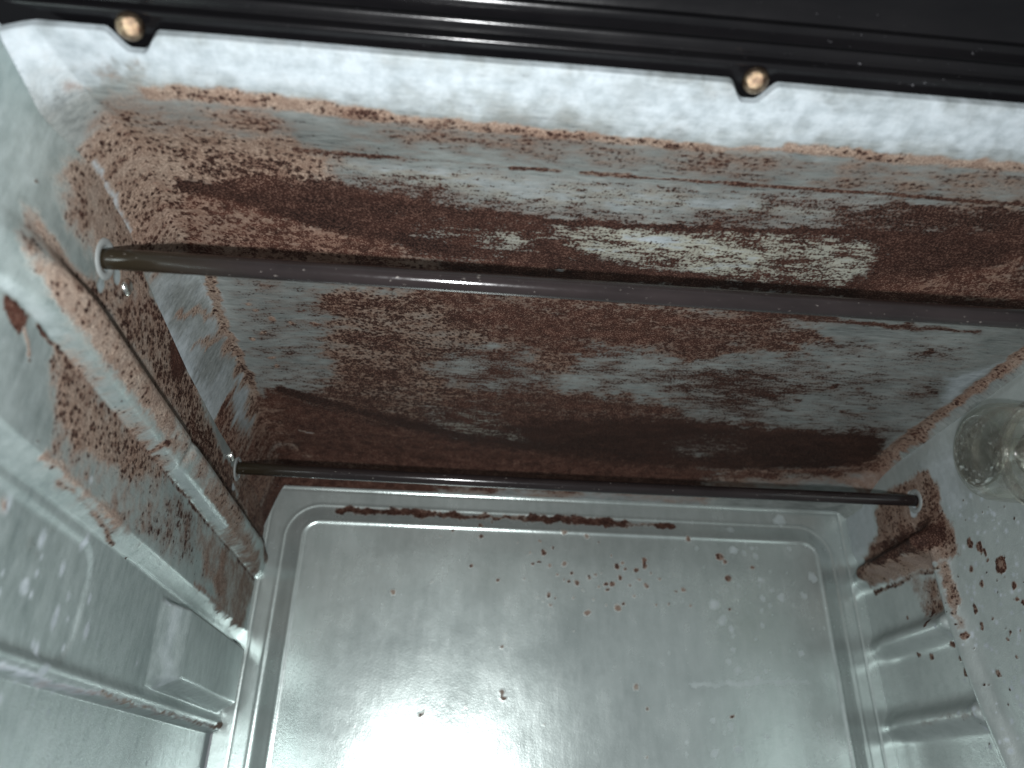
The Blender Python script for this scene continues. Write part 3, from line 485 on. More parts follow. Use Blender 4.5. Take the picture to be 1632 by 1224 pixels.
 ('b','L',{'white':0.45},0.0016,0.00321,0.00267,[(0.396,0.1379)]),
 ('b','L',{'white':0.45},0.00161,0.00322,0.00215,[(0.4082,0.1459)]),
 ('b','L',{'white':0.45},0.00155,0.0031,0.00207,[(0.4,0.0712)]),
 ('b','L',{'white':0.45},0.00155,0.00311,0.00363,[(0.3561,0.0808)]),
 ('b','L',{'white':0.45},0.00156,0.00312,0.00312,[(0.333,0.0873)]),
 ('b','L',{'white':0.45},0.00173,0.00346,0.00288,[(0.335,0.3047)]),
 ('b','L',{'white':0.45},0.00174,0.00349,0.00349,[(0.4139,0.309)]),
 ('b','L',{'white':0.45},0.00162,0.00324,0.00216,[(0.4881,0.1432)]),
 ('b','L',{'white':0.45},0.00175,0.0035,0.00291,[(0.4648,0.3097)]),
 ('b','L',{'tan':0.8,'dark':0.42},0.00159,0.00239,0.00265,[(0.0691,0.1668)]),
 ('b','L',{'tan':0.8,'dark':0.42},0.00155,0.00232,0.00336,[(0.0715,0.1134)]),
 ('b','L',{'tan':0.8,'dark':0.42},0.00154,0.00232,0.00309,[(0.0722,0.106)]),
 ('b','L',{'tan':0.25,'dark':0.2},0.00234,0.00156,0.00234,[(0.0719,0.1415),(0.0732,0.1195)]),
 ('b','L',{'white':0.35},0.0024,0.0032,0.0024,[(0.3095,0.1284),(0.375,0.1318),(0.433,0.135),(0.4618,0.1343)]),
 ('b','L',{'tan':0.9,'dark':0.55},0.00129,0.00172,0.00115,[(0.0054,0.341)]),
 ('b','L',{'tan':0.8,'dark':0.45,'red':0.4},0.00128,0.00255,0.00198,[(0.1353,0.2954)]),
 ('b','L',{'tan':0.8,'dark':0.45,'red':0.4},0.00126,0.00251,0.00223,[(0.1407,0.2616)]),
 ('b','L',{'tan':0.8,'dark':0.45,'red':0.4},0.00125,0.0025,0.00195,[(0.149,0.2536)]),
 ('b','L',{'tan':0.8,'dark':0.45,'red':0.4},0.00125,0.00249,0.00194,[(0.174,0.2407)]),
 ('b','L',{'tan':0.8,'dark':0.45,'red':0.4},0.00124,0.00248,0.00221,[(0.1876,0.2303)]),
 ('b','L',{'tan':0.8,'dark':0.45,'red':0.4},0.00125,0.0025,0.00195,[(0.1966,0.2471)]),
 ('b','L',{'tan':0.8,'dark':0.45,'red':0.4},0.00126,0.00251,0.00195,[(0.2391,0.2488)]),
 ('b','L',{'tan':0.8,'dark':0.45,'red':0.4},0.00126,0.00253,0.00225,[(0.2509,0.2576)]),
 ('b','L',{'tan':0.8,'dark':0.45,'red':0.4},0.00127,0.00254,0.00198,[(0.2687,0.2667)]),
 ('b','L',{'tan':0.8,'dark':0.45,'red':0.4},0.00124,0.00247,0.00165,[(0.1376,0.2284)]),
 ('b','L',{'tan':0.8,'dark':0.45,'red':0.4},0.00124,0.00248,0.00193,[(0.2041,0.2228)]),
 ('b','L',{'tan':0.8,'dark':0.45,'red':0.4},0.00124,0.00248,0.00165,[(0.1598,0.2293)]),
 ('b','L',{'tan':0.8,'dark':0.45,'red':0.4},0.00127,0.00255,0.00227,[(0.2293,0.2793)]),
 ('b','L',{'tan':0.8,'dark':0.45,'red':0.4},0.00127,0.00254,0.00169,[(0.104,0.2884)]),
 ('b','L',{'tan':0.8,'dark':0.45,'red':0.4},0.00125,0.0025,0.00166,[(0.0959,0.2542)]),
 ('b','L',{'tan':0.8,'dark':0.45,'red':0.4},0.00127,0.00253,0.00197,[(0.2796,0.2587)]),
]

ATTRS = ('tan', 'dark', 'white', 'red')


def seg_dist(px, py, a, b):
    ax, ay = a; bx, by = b
    dx, dy = bx - ax, by - ay
    L = dx * dx + dy * dy
    t = np.clip(((px - ax) * dx + (py - ay) * dy) / L, 0, 1) if L > 0 else 0.0
    return np.hypot(px - ax - t * dx, py - ay - t * dy)


def paint(sheet, U, V):
    """wear, rust and chalk masks, and some painted light and shade, laid down on a sheet, in the sheet's own coordinates"""
    A = {k: np.zeros(U.shape) for k in ATTRS}
    w1 = fbm(U * 70 + 3, V * 70 + 11, 4) - 0.5; w2 = fbm(U * 70 + 51, V * 70 + 37, 4) - 0.5
    f1 = fbm(U * 260 + 9, V * 260 + 2, 2) - 0.5; f2 = fbm(U * 260 + 77, V * 260 + 31, 2) - 0.5
    for s, kind, attrs, fe, warp, rad, pts in STAMPS:
        if s != sheet:
            continue
        m = 4 * warp + fe + rad + 0.002
        xs = [p[0] for p in pts]; ys = [p[1] for p in pts]
        sel = np.where((U > min(xs) - m) & (U < max(xs) + m) & (V > min(ys) - m) & (V < max(ys) + m))
        if not len(sel[0]):
            continue
        u = U[sel] + warp * (2.6 * w1[sel] + 1.2 * f1[sel]); v = V[sel] + warp * (2.6 * w2[sel] + 1.2 * f2[sel])
        d = np.full(u.shape, 9.0)
        n = len(pts)
        if kind == 'P':
            ins = np.zeros(u.shape, bool)
            for i in range(n):
                a = pts[i]; b = pts[(i + 1) % n]
                d = np.minimum(d, seg_dist(u, v, a, b))
                if a[1] != b[1]:
                    c = ((a[1] > v) != (b[1] > v)) & (u < (b[0] - a[0]) * (v - a[1]) / (b[1] - a[1]) + a[0])
                    ins ^= c
            d = np.where(ins, -d, d)
        else:
            if n == 1:
                d = np.hypot(u - pts[0][0], v - pts[0][1])
            for i in range(n - 1):
                d = np.minimum(d, seg_dist(u, v, pts[i], pts[i + 1]))
            d = d - rad
        k = 1 - sstep(-fe, fe, d)
        for a, val in attrs.items():
            A[a][sel] = A[a][sel] * (1 - k) + val * k
    # patchiness at several sizes, so that no field is even
    if sheet == 'c':
        p1 = fbm(U * 26 + 5, V * 60 + 8, 3) - 0.5; p2 = fbm(U * 90 + 15, V * 300 + 28, 3) - 0.5
    else:
        p1 = fbm(U * 40 + 5, V * 40 + 8, 3) - 0.5; p2 = fbm(U * 160 + 15, V * 160 + 28, 3) - 0.5
    mid = 4 * A['dark'] * (1 - A['dark'])
    A['dark'] = A['dark'] + (0.55 * p1 + 0.45 * p2) * np.clip(mid * 1.3, 0, 1)
    A['tan'] = A['tan'] + (0.7 * p1 + 0.3 * p2) * np.clip(4 * A['tan'] * (1 - A['tan']), 0, 1)
    A['red'] = np.clip(A['red'] + 0.8 * p1, 0, 1)
    return A


OVEN = None
ORIGIN = Vector((0.154 * S, 0.62 * S, -0.11 * S))


def link(me, name, mat, parent, label=None):
    o = bpy.data.objects.new(name, me)
    col.objects.link(o)
    if mat:
        me.materials.append(mat)
    o.parent = parent
    if parent is OVEN and OVEN is not None:
        o.location = -ORIGIN
    if label:
        o['label'] = label
    return o


def mesh_np(name, V, F, N=None, attrs=None, smooth=True):
    me = bpy.data.meshes.new(name)
    V = np.asarray(V, np.float32); F = np.asarray(F, np.int32)
    me.vertices.add(len(V)); me.vertices.foreach_set('co', V.ravel())
    k = F.shape[1]
    me.loops.add(F.size); me.loops.foreach_set('vertex_index', F.ravel())
    me.polygons.add(len(F))
    me.polygons.foreach_set('loop_start', np.arange(0, F.size, k, dtype=np.int32))
    me.polygons.foreach_set('loop_total', np.full(len(F), k, np.int32))
    me.update(calc_edges=True)
    me.polygons.foreach_set('use_smooth', np.full(len(F), smooth, bool))
    if attrs:
        for a, vals in attrs.items():
            at = me.attributes.new(a, 'FLOAT', 'POINT')
            at.data.foreach_set('value', np.asarray(vals, np.float32))
    if N is not None:
        me.normals_split_custom_set_from_vertices([tuple(n) for n in N])
    return me


def sheet(grid, flip, attrs, name, mat, label, regions):
    """grid (n, m, 3) in oven units; regions = [(name, face mask, label)] become sub-parts cut from the same sheet"""
    n, m, _ = grid.shape
    P = grid.reshape(-1, 3) * S
    du = np.gradient(grid, axis=0); dv = np.gradient(grid, axis=1)
    N = np.cross(du, dv).reshape(-1, 3)
    N /= np.linalg.norm(N, axis=1, keepdims=True) + 1e-12
    idx = np.arange(n * m).reshape(n, m)
    F = np.stack([idx[:-1, :-1], idx[1:, :-1], idx[1:, 1:], idx[:-1, 1:]], -1).reshape(-1, 4)
    if flip:
        F = F[:, ::-1]; N = -N
    used = np.zeros(len(F), bool)
    groups = []
    for rn, mask, rl in regions:
        mk = mask.reshape(-1) & ~used
        used |= mk
        groups.append((rn, mk, rl))
    groups.insert(0, (name, ~used, label))
    root = None
    for gn, mk, gl in groups:
        f = F[mk]
        u, inv = np.unique(f, return_inverse=True)
        me = mesh_np(gn, P[u], inv.reshape(-1, 4), N[u], {a: attrs[a].reshape(-1)[u] for a in attrs})
        o = link(me, gn, mat, OVEN if root is None else root, gl)
        if root is None:
            root = o
    return root


def tube(name, pts, rad, seg, mat, parent, label=None, caps=True):
    """swept round bar: pts (oven units), rad scalar or list"""
    pts = np.asarray(pts, float); n = len(pts)
    rad = np.broadcast_to(np.asarray(rad, float), (n,))
    tan = np.gradient(pts, axis=0); tan /= np.linalg.norm(tan, axis=1, keepdims=True)
    ref = np.array([0, 0, 1.0]) if abs(tan[0][2]) < 0.9 else np.array([0, 1.0, 0])
    a = np.cross(tan, ref); a /= np.linalg.norm(a, axis=1, keepdims=True)
    b = np.cross(tan, a)
    th = np.linspace(0, 2 * np.pi, seg, endpoint=False)
    V = (pts[:, None, :] + rad[:, None, None] * (np.cos(th)[None, :, None] * a[:, None, :] + np.sin(th)[None, :, None] * b[:, None, :])).reshape(-1, 3)
    F = []
    for i in range(n - 1):
        for j in range(seg):
            k = (j + 1) % seg
            F.append((i * seg + j, i * seg + k, (i + 1) * seg + k, (i + 1) * seg + j))
    me = bpy.data.meshes.new(name)
    faces = [tuple(reversed(f)) for f in F]
    if caps:
        faces.append(tuple(range(seg))); faces.append(tuple(reversed(range((n - 1) * seg, n * seg))))
    me.from_pydata([tuple(v * S) for v in V], [], faces)
    me.update()
    for p in me.polygons:
        p.use_smooth = len(p.vertices) == 4
    return link(me, name, mat, parent, label)


# ---------------------------------------------------------------- materials
class NT:
    def __init__(self, name):
        self.m = bpy.data.materials.new(name); self.m.use_nodes = True
        self.t = self.m.node_tree; self.t.nodes.clear()
        self.out = self.t.nodes.new('ShaderNodeOutputMaterial')
        self.co = self.t.nodes.new('ShaderNodeTexCoord').outputs['Object']

    def put(self, sock, v):
        if isinstance(v, bpy.types.NodeSocket):
            self.t.links.new(v, sock)
        elif isinstance(v, (tuple, list)) and len(v) == 3 and sock.type == 'RGBA':
            sock.default_value = (*v, 1)
        else:
            sock.default_value = v

    def math(self, op, a, b=0.0, c=0.0, clamp=False):
        n = self.t.nodes.new('ShaderNodeMath'); n.operation = op; n.use_clamp = clamp
        self.put(n.inputs[0], a); self.put(n.inputs[1], b); self.put(n.inputs[2], c)
        return n.outputs[0]

    def step(self, v, a, b):
        n = self.t.nodes.new('ShaderNodeMapRange'); n.interpolation_type = 'SMOOTHSTEP'
        self.put(n.inputs[0], v); n.inputs[1].default_value = a; n.inputs[2].default_value = b
        return n.outputs[0]

    def lin(self, v, a, b, c=0.0, d=1.0):
        n = self.t.nodes.new('ShaderNodeMapRange')
        self.put(n.inputs[0], v)
        for i, x in enumerate((a, b, c, d)):
            n.inputs[i + 1].default_value = x
        return n.outputs[0]

    def mix(self, f, a, b):
        n = self.t.nodes.new('ShaderNodeMix'); n.data_type = 'RGBA'
        self.put(n.inputs[0], f); self.put(n.inputs[6], a); self.put(n.inputs[7], b)
        return n.outputs[2]

    def fmix(self, f, a, b):
        n = self.t.nodes.new('ShaderNodeMix'); n.data_type = 'FLOAT'
        self.put(n.inputs[0], f); self.put(n.inputs[2], a); self.put(n.inputs[3], b)
        return n.outputs[0]

    def noise(self, scale, detail=3.0, rough=0.55, stretch=(1, 1, 1), off=0.0, dist=0.0):
        mp = self.t.nodes.new('ShaderNodeMapping')
        self.put(mp.inputs['Vector'], self.co)
        mp.inputs['Scale'].default_value = stretch; mp.inputs['Location'].default_value = (off, off * 0.7, off * 1.3)
        n = self.t.nodes.new('ShaderNodeTexNoise')
        self.put(n.inputs['Vector'], mp.outputs[0])
        n.inputs['Scale'].default_value = scale; n.inputs['Detail'].default_value = detail
        n.inputs['Roughness'].default_value = rough; n.inputs['Distortion'].default_value = dist
        return n.outputs[0]

    def attr(self, name):
        n = self.t.nodes.new('ShaderNodeAttribute'); n.attribute_name = name
        return n.outputs['Fac']

    def bump(self, h, dist, strength=1.0, normal=None):
        n = self.t.nodes.new('ShaderNodeBump')
        self.put(n.inputs['Height'], h); n.inputs['Distance'].default_value = dist; n.inputs['Strength'].default_value = strength
        if normal is not None:
            self.put(n.inputs['Normal'], normal)
        return n.outputs[0]

    def bsdf(self, **kw):
        n = self.t.nodes.new('ShaderNodeBsdfPrincipled')
        for k, v in kw.items():
            self.put(n.inputs[k.replace('_', ' ')], v)
        self.t.links.new(n.outputs[0], self.out.inputs[0])
        return self.m


def galvanised(name, streak, zinc_a, zinc_b, metal, rough, pit=1.0, grainy=0.35, relief=1.4):
    """zinc coated sheet; the rust / chalk masks come from the sheet's wear attributes"""
    t = NT(name)
    tan, dark, white, red = (t.attr(a) for a in ATTRS)
    n_str = t.noise(1.0, 4.0, 0.68, streak)
    n_spk = t.noise(1150 * pit, 2.0, 0.6)
    n_grit = t.noise(1900, 1.0, 0.5, off=0.4)
    n_mid = t.noise(230, 3.0, 0.62, off=1.7)
    n_big = t.noise(38, 3.0, 0.6, off=5.3)
    vo = t.t.nodes.new('ShaderNodeTexVoronoi'); t.put(vo.inputs['Vector'], t.co); vo.inputs['Scale'].default_value = 620 * pit
    pits = t.math('ADD', t.lin(vo.outputs['Distance'], 0.05, 0.70, -0.12, 0.70), t.math('MULTIPLY', n_mid, 0.30))
    # dark rust: streaky where it lies on bare zinc, pitted where it lies on the tan crust
    nz = t.lin(t.fmix(0.5, n_spk, n_str), 0.32, 0.68)
    grit = t.fmix(0.35, pits, t.lin(n_spk, 0.28, 0.72))
    nd = t.fmix(t.math('MULTIPLY_ADD', tan, 1.5, 0.05, clamp=True), nz, grit)
    dm = t.step(t.math('SUBTRACT', t.math('MULTIPLY_ADD', dark, 1.12, -0.06), nd), -0.17, 0.17)
    tm_in = t.math('ADD', tan, t.math('MULTIPLY_ADD', n_mid, 0.5, -0.25))
    tm_in = t.math('ADD', tm_in, t.math('MULTIPLY_ADD', n_spk, 0.3, -0.15))
    tm = t.step(tm_in, 0.10, 0.85)
    wm = t.step(t.math('ADD', white, t.math('MULTIPLY_ADD', t.fmix(0.4, n_mid, n_str), 0.4, -0.20)), 0.05, 0.85)
    # zinc, with dull spangle and rolling streaks
    zv = t.math('ADD', t.math('MULTIPLY', t.lin(n_big, 0.3, 0.7), 0.4), t.math('MULTIPLY', t.lin(n_str, 0.28, 0.72), 0.6))
    zinc = t.mix(zv, zinc_a, zinc_b)
    chalk = t.mix(t.lin(n_mid, 0.35, 0.65), (0.31, 0.355, 0.38), (0.42, 0.47, 0.50))  # oxide tone; also carries the painted brightness of flange, guide and boss
    chalk = t.mix(t.step(dark, 0.22, 0.42), chalk, (0.42, 0.43, 0.345))     # yellowed oxide between the rust
    c = t.mix(t.math('MULTIPLY', wm, 0.94), zinc, chalk)
    # thin brown film that veils the metal around the crust
    film = t.math('MULTIPLY', t.step(t.math('ADD', dark, t.math('MULTIPLY_ADD', n_str, 0.7, -0.35)), 0.06, 0.72), t.math('MULTIPLY_ADD', white, -0.8, 0.86, clamp=True))
    c = t.mix(film, c, (0.092, 0.060, 0.045))
    tanc = t.mix(t.lin(n_grit, 0.30, 0.70), (0.105, 0.063, 0.046), (0.345, 0.258, 0.198))
    tanc = t.mix(t.math('MULTIPLY', red, 0.5), tanc, (0.19, 0.085, 0.058))
    tanc = t.mix(t.lin(n_big, 0.40, 0.75, 0.0, 0.5), tanc, (0.20, 0.165, 0.13))
    tanc = t.mix(t.lin(n_mid, 0.42, 0.66, 0.0, 0.6), tanc, (0.115, 0.066, 0.046))
    c = t.mix(t.math('MULTIPLY', tm, 0.88), c, tanc)
    dk = t.mix(t.lin(n_grit, 0.33, 0.68), (0.0080, 0.0049, 0.0043), (0.047, 0.0240, 0.0185))
    dk = t.mix(t.math('MULTIPLY', red, t.lin(n_mid, 0.20, 0.6)), dk, (0.063, 0.0275, 0.0200))
    # pale grains sitting in the heavy rust
    grain = t.step(t.math('ADD', n_grit, t.math('MULTIPLY_ADD', n_mid, 0.4, -0.2)), 0.55, 0.68)
    dk = t.mix(t.math('MULTIPLY', grain, t.math('ADD', t.math('MULTIPLY_ADD', red, 0.22, 0.06), t.math('MULTIPLY', tan, 0.55), clamp=True)), dk, (0.225, 0.143, 0.108))
    c = t.mix(dm, c, dk)
    clean = t.math('MULTIPLY', t.math('SUBTRACT', 1.0, dm), t.math('SUBTRACT', 1.0, tm))
    clean = t.math('MULTIPLY', clean, t.math('SUBTRACT', 1.0, t.math('MULTIPLY', wm, 0.85)))
    clean = t.math('MULTIPLY', clean, t.math('SUBTRACT', 1.0, t.math('MULTIPLY', film, 0.6)))
    rv = t.math('ADD', rough, t.math('MULTIPLY_ADD', n_big, 0.20, -0.10))
    rough_s = t.fmix(clean, t.fmix(dm, 0.75, 0.60), rv)
    h = t.math('MULTIPLY', n_spk, t.math('MULTIPLY_ADD', t.math('MAXIMUM', tan, dark), relief, 0.06))
    h = t.math('ADD', h, t.math('MULTIPLY', t.math('ADD', n_str, t.math('MULTIPLY_ADD', n_grit, 0.5, n_mid)), grainy))
    b2 = t.bump(h, 0.00030)
    return t.bsdf(Base_Color=c, Metallic=t.math('MULTIPLY', clean, metal), Roughness=rough_s, Normal=b2,
                  Specular_IOR_Level=t.math('MULTIPLY_ADD', clean, 0.34, 0.06))


MAT = {}
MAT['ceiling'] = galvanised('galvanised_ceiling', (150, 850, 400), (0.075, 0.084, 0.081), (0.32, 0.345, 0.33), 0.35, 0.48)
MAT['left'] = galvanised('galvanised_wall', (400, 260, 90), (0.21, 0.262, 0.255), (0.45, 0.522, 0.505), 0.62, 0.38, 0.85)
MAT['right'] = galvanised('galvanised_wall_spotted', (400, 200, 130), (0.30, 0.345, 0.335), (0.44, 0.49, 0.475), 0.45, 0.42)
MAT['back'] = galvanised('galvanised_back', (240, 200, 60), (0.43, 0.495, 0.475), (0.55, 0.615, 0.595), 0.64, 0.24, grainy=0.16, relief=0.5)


def simple(name, col_a, col_b, metal, rough, scale, bump=0.0, stretch=(1, 1, 1)):
    t = NT(name)
    n = t.noise(scale, 4.0, 0.6, stretch); n2 = t.noise(scale * 9, 2.0, 0.6, stretch, 2.0)
    c = t.mix(t.lin(n, 0.3, 0.7), col_a, col_b)
    r = t.math('ADD', rough, t.math('MULTIPLY_ADD', n2, 0.24, -0.12))
    return t.bsdf(Base_Color=c, Metallic=metal, Roughness=r, Normal=t.bump(n2, bump if bump else 0.0001, 0.5))


t = NT('black_enamel')
n1 = t.noise(55, 4, 0.6, (0.3, 1, 1)); n2 = t.noise(900, 3, 0.65, (0.5, 1, 1), 2.0)
c = t.mix(t.lin(n1, 0.3, 0.7), (0.0025, 0.0025, 0.003), (0.006, 0.0055, 0.006))
c = t.mix(t.math('MULTIPLY', t.step(n2, 0.68, 0.74), t.step(n1, 0.45, 0.7)), c, (0.16, 0.16, 0.17))
MAT['enamel'] = t.bsdf(Base_Color=c, Roughness=t.lin(n1, 0.3, 0.7, 0.12, 0.30), Specular_IOR_Level=0.35, Normal=t.bump(n2, 0.00005, 0.5))
MAT['brass'] = simple('tarnished_brass', (0.10, 0.04, 0.022), (0.62, 0.47, 0.32), 1.0, 0.20, 700, 0.0004)
MAT['rivet'] = simple('bright_rivet_steel', (0.62, 0.60, 0.56), (0.80, 0.78, 0.74), 1.0, 0.20, 500, 0.0001)

t = NT('burnt_heater_sheath')
sx = t.t.nodes.new('ShaderNodeSeparateXYZ'); t.put(sx.inputs[0], t.co)
end = t.math('ADD', t.step(sx.outputs[0], -0.050, -0.093), 0.0)
n1 = t.noise(90, 4, 0.6, (0.3, 1, 1)); n2 = t.noise(1400, 2, 0.6, (0.4, 1, 1), 4)
c = t.mix(t.lin(n1, 0.3, 0.7), (0.011, 0.0085, 0.0085), (0.023, 0.0175, 0.0175))
c = t.mix(end, c, (0.017, 0.0135, 0.0085))
c = t.mix(t.step(n2, 0.70, 0.76), c, (0.22, 0.20, 0.18))
MAT['rod'] = t.bsdf(Base_Color=c, Metallic=0.0, Specular_IOR_Level=0.4, Roughness=t.math('MULTIPLY_ADD', n2, 0.16, 0.06), Normal=t.bump(n2, 0.00003, 0.2))



def thin_glass(name, tint, rough, share, scale, bumpd, bumps):
    """pressed glass: part of the light passes straight, part is refracted by the uneven wall"""
    t = NT(name)
    n1 = t.noise(scale, 2, 0.5)
    nrm = t.bump(n1, bumpd, bumps)
    m = t.bsdf(Base_Color=tint, Roughness=rough, IOR=1.47, Transmission_Weight=1.0, Normal=nrm)
    pr = t.out.inputs[0].links[0].from_socket
    tr = t.t.nodes.new('ShaderNodeBsdfTransparent'); tr.inputs[0].default_value = (*tint, 1)
    mx = t.t.nodes.new('ShaderNodeMixShader'); mx.inputs[0].default_value = share
    t.t.links.new(pr, mx.inputs[1]); t.t.links.new(tr.outputs[0], mx.inputs[2]); t.t.links.new(mx.outputs[0], t.out.inputs[0])
    return m


MAT['glass'] = thin_glass('lamp_glass', (0.985, 0.985, 0.965), 0.03, 0.74, 220, 0.0010, 0.5)
MAT['glass_rough'] = thin_glass('pressed_lamp_glass', (0.96, 0.96, 0.93), 0.16, 0.66, 500, 0.0003, 0.4)
MAT['socket'] = simple('lamp_socket_steel', (0.45, 0.43, 0.40), (0.70, 0.68, 0.64), 1.0, 0.25, 300, 0.0001)
t = NT('lamp_ceramic')
MAT['collar'] = t.bsdf(Base_Color=t.mix(t.noise(200), (0.15, 0.165, 0.16), (0.27, 0.29, 0.285)), Roughness=0.55)

# ---------------------------------------------------------------- the oven
OVEN = bpy.data.objects.new('toaster_oven', None)
col.objects.link(OVEN)
OVEN.location = ORIGIN
OVEN['label'] = 'rusty galvanised inside of a small oven with black front frame and two heating rods'
OVEN['category'] = 'oven'


def dense(lo, hi, step, extra=()):
    """1-D sample positions, finer inside the (a, b, step) bands of extra"""
    xs = [lo]
    while xs[-1] < hi:
        s = step
        for a, b, e in extra:
            if a <= xs[-1] < b:
                s = e
        xs.append(xs[-1] + s)
    xs[-1] = hi
    return np.array(xs)


# ---- ceiling: front flange with screw notches, two pressed folds, rolled back edge
SCREWS = ((-0.2055, 0.3090), (0.1705, 0.3094))
Xs = dense(-0.32, 0.560, 0.0020, ((-0.285, -0.22, 0.0010), (0.53, 0.56, 0.0012)))
T = np.concatenate([[-0.012, -0.006, -0.0025], dense(0.0, 0.692, 0.0017, ((0.0, 0.012, 0.0008),))])
Xg, Tg = np.meshgrid(Xs, T, indexing='ij')
front = 0.3095 - 0.05 * (1 - sstep(-0.335, -0.280, Xg))
for sx_, sy_ in SCREWS:
    front = front + 0.0122 * (1 - sstep(0.0035, 0.0160, np.abs(Xg - sx_)))
span = 1.0015 - front
Yg = front + np.maximum(Tg, 0) * span / 0.692
# the part of the flange beyond the left wall follows the flare
xl = -0.252 - flare(Yg)
Xc = np.maximum(Xg, xl)
Zg = z_ceil(Xc, Yg) + np.maximum(-Tg, 0) * 0.45
Zg = Zg + 0.0010 * np.exp(-np.maximum(Tg, 0) / 0.004)
A = paint('c', Xc, Yg)
grid = np.stack([Xc, Yg, Zg], -1)
fm = lambda a: 0.25 * (a[:-1, :-1] + a[1:, :-1] + a[:-1, 1:] + a[1:, 1:])
fy = fm(Yg); fx = fm(Xc); ft = fm(Tg)
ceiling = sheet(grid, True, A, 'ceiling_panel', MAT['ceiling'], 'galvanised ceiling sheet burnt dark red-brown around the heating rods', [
    ('front_flange', fy < 0.3525, 'front strip of the ceiling, painted paler as torchlit, with two notches for screws'),
    ('folded_strip', (fy >= 0.3525) & (fy < 0.400), 'grey strip between two rust lines behind the front strip'),
    ('slanted_edge', fx < -0.2345, 'whitish slanted edge where the ceiling meets the guide-rail wall'),
    ('rolled_back_edge', fy > 0.955, 'reddish rolled edge of the ceiling above the back panel'),
])

# ---- left wall
Ys = dense(0.215, 1.012, 0.0019)
Ws = dense(-0.11, 0.40, 0.0019, ((0.056, 0.066, 0.0008), (0.238, 0.292, 0.0009), (0.164, 0.18, 0.0012)))
Yg, Wg = np.meshgrid(Ys, Ws, indexing='ij')
top = z_ceil(-0.252 - flare(Yg), Yg)
Zg = np.where(Wg < 0.30, Wg, 0.30 + (Wg - 0.30) / 0.10 * (top - 0.30))
Xg = x_left(Yg, Zg)
k = sstep(0.0, 0.006, top - Zg)                       # close the top edge onto the ceiling
Xg = Xg * k + (-0.252 - flare(Yg)) * (1 - k)
A = paint('l', Yg, Zg)
rng = np.random.RandomState(3)
for n_, (y0, y1, z0, z1), r0 in ((55, (0.40, 0.60, -0.02, 0.16), 0.0035), (30, (0.60, 1.0, 0.0, 0.23), 0.0014)):
    for _ in range(n_):
        cy, cz, rr = rng.uniform(y0, y1), rng.uniform(z0, z1), r0 * rng.uniform(0.3, 1.5)
        sel = (np.abs(Yg - cy) < 3 * rr) & (np.abs(Zg - cz) < 3 * rr)
        A['white'][sel] = np.maximum(A['white'][sel], 0.85 * np.exp(-((Yg[sel] - cy) ** 2 + ((Zg[sel] - cz) / 1.6) ** 2) / rr ** 2))
fy, fz = fm(Yg), fm(Zg)
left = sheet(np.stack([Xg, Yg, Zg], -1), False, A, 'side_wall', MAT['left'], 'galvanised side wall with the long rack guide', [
    ('rack_guide', (fz > 0.2415) & (fz < 0.2905), 'long pressed rack guide with speckled tan rust'),
    ('corner_boss', (fy > 0.728) & (fz > 0.079) & (fz < 0.157), 'raised block pressed into the wall next to the back panel'),
    ('recessed_field', (fy < 0.578) & (fz > 0.073) & (fz < 0.155), 'shallow round-cornered field with chalky blotches'),
    ('lower_skirt', fz < 0.0600, 'smooth lower strip under the crusty seam'),
])

# ---- right wall
Ys = dense(0.40, 1.012, 0.0018, ((0.76, 0.85, 0.0012),))
Ws = dense(-0.11, 0.40, 0.0018, ((0.155, 0.205, 0.0010), (0.062, 0.112, 0.0010), (0.250, 0.300, 0.0010)))
Yg, Wg = np.meshgrid(Ys, Ws, indexing='ij')
top = z_ceil(0.560, Yg)
Zg = np.where(Wg < 0.32, Wg, 0.32 + (Wg - 0.32) / 0.08 * (top - 0.32))
Xg = x_right(Yg, Zg)
k = sstep(0.0, 0.008, top - Zg)
Xg = Xg * k + 0.560 * (1 - k)
A = paint('r', Yg, Zg)
for n_, r0, key in ((420, 0.0022, 'white'), (110, 0.0011, 'dark')):
    for _ in range(n_):
        cy, cz, rr = rng.uniform(0.60, 0.84), rng.uniform(-0.04, 0.30), r0 * rng.uniform(0.3, 1.5)
        sel = (np.abs(Yg - cy) < 3 * rr) & (np.abs(Zg - cz) < 3 * rr)
        A[key][sel] = np.maximum(A[key][sel], 0.9 * np.exp(-((Yg[sel] - cy) ** 2 + (Zg[sel] - cz) ** 2) / rr ** 2))
fy, fz = fm(Yg), fm(Zg)
yb = bead_y(fz)
rib = lambda zc, w: (fy > yb + 0.014) & (fz > zc - w - 0.001) & (fz < zc + 0.021)
right = sheet(np.stack([Xg, Yg, Zg], -1), True, A, 'side_wall', MAT['right'], 'spotted galvanised side wall that carries the lamp', [
    ('rack_stop', rib(0.272, 0.0200), 'topmost rack stop, thickly crusted with tan and brown rust, with painted shade'),
    ('rack_stop', rib(0.180, 0.0185), None),
    ('rack_stop', rib(0.0865, 0.0185), None),
    ('vertical_bead', (np.abs(fy - yb) < 0.014) & (fz < 0.295), 'bright vertical bead joining the rack stops'),
])

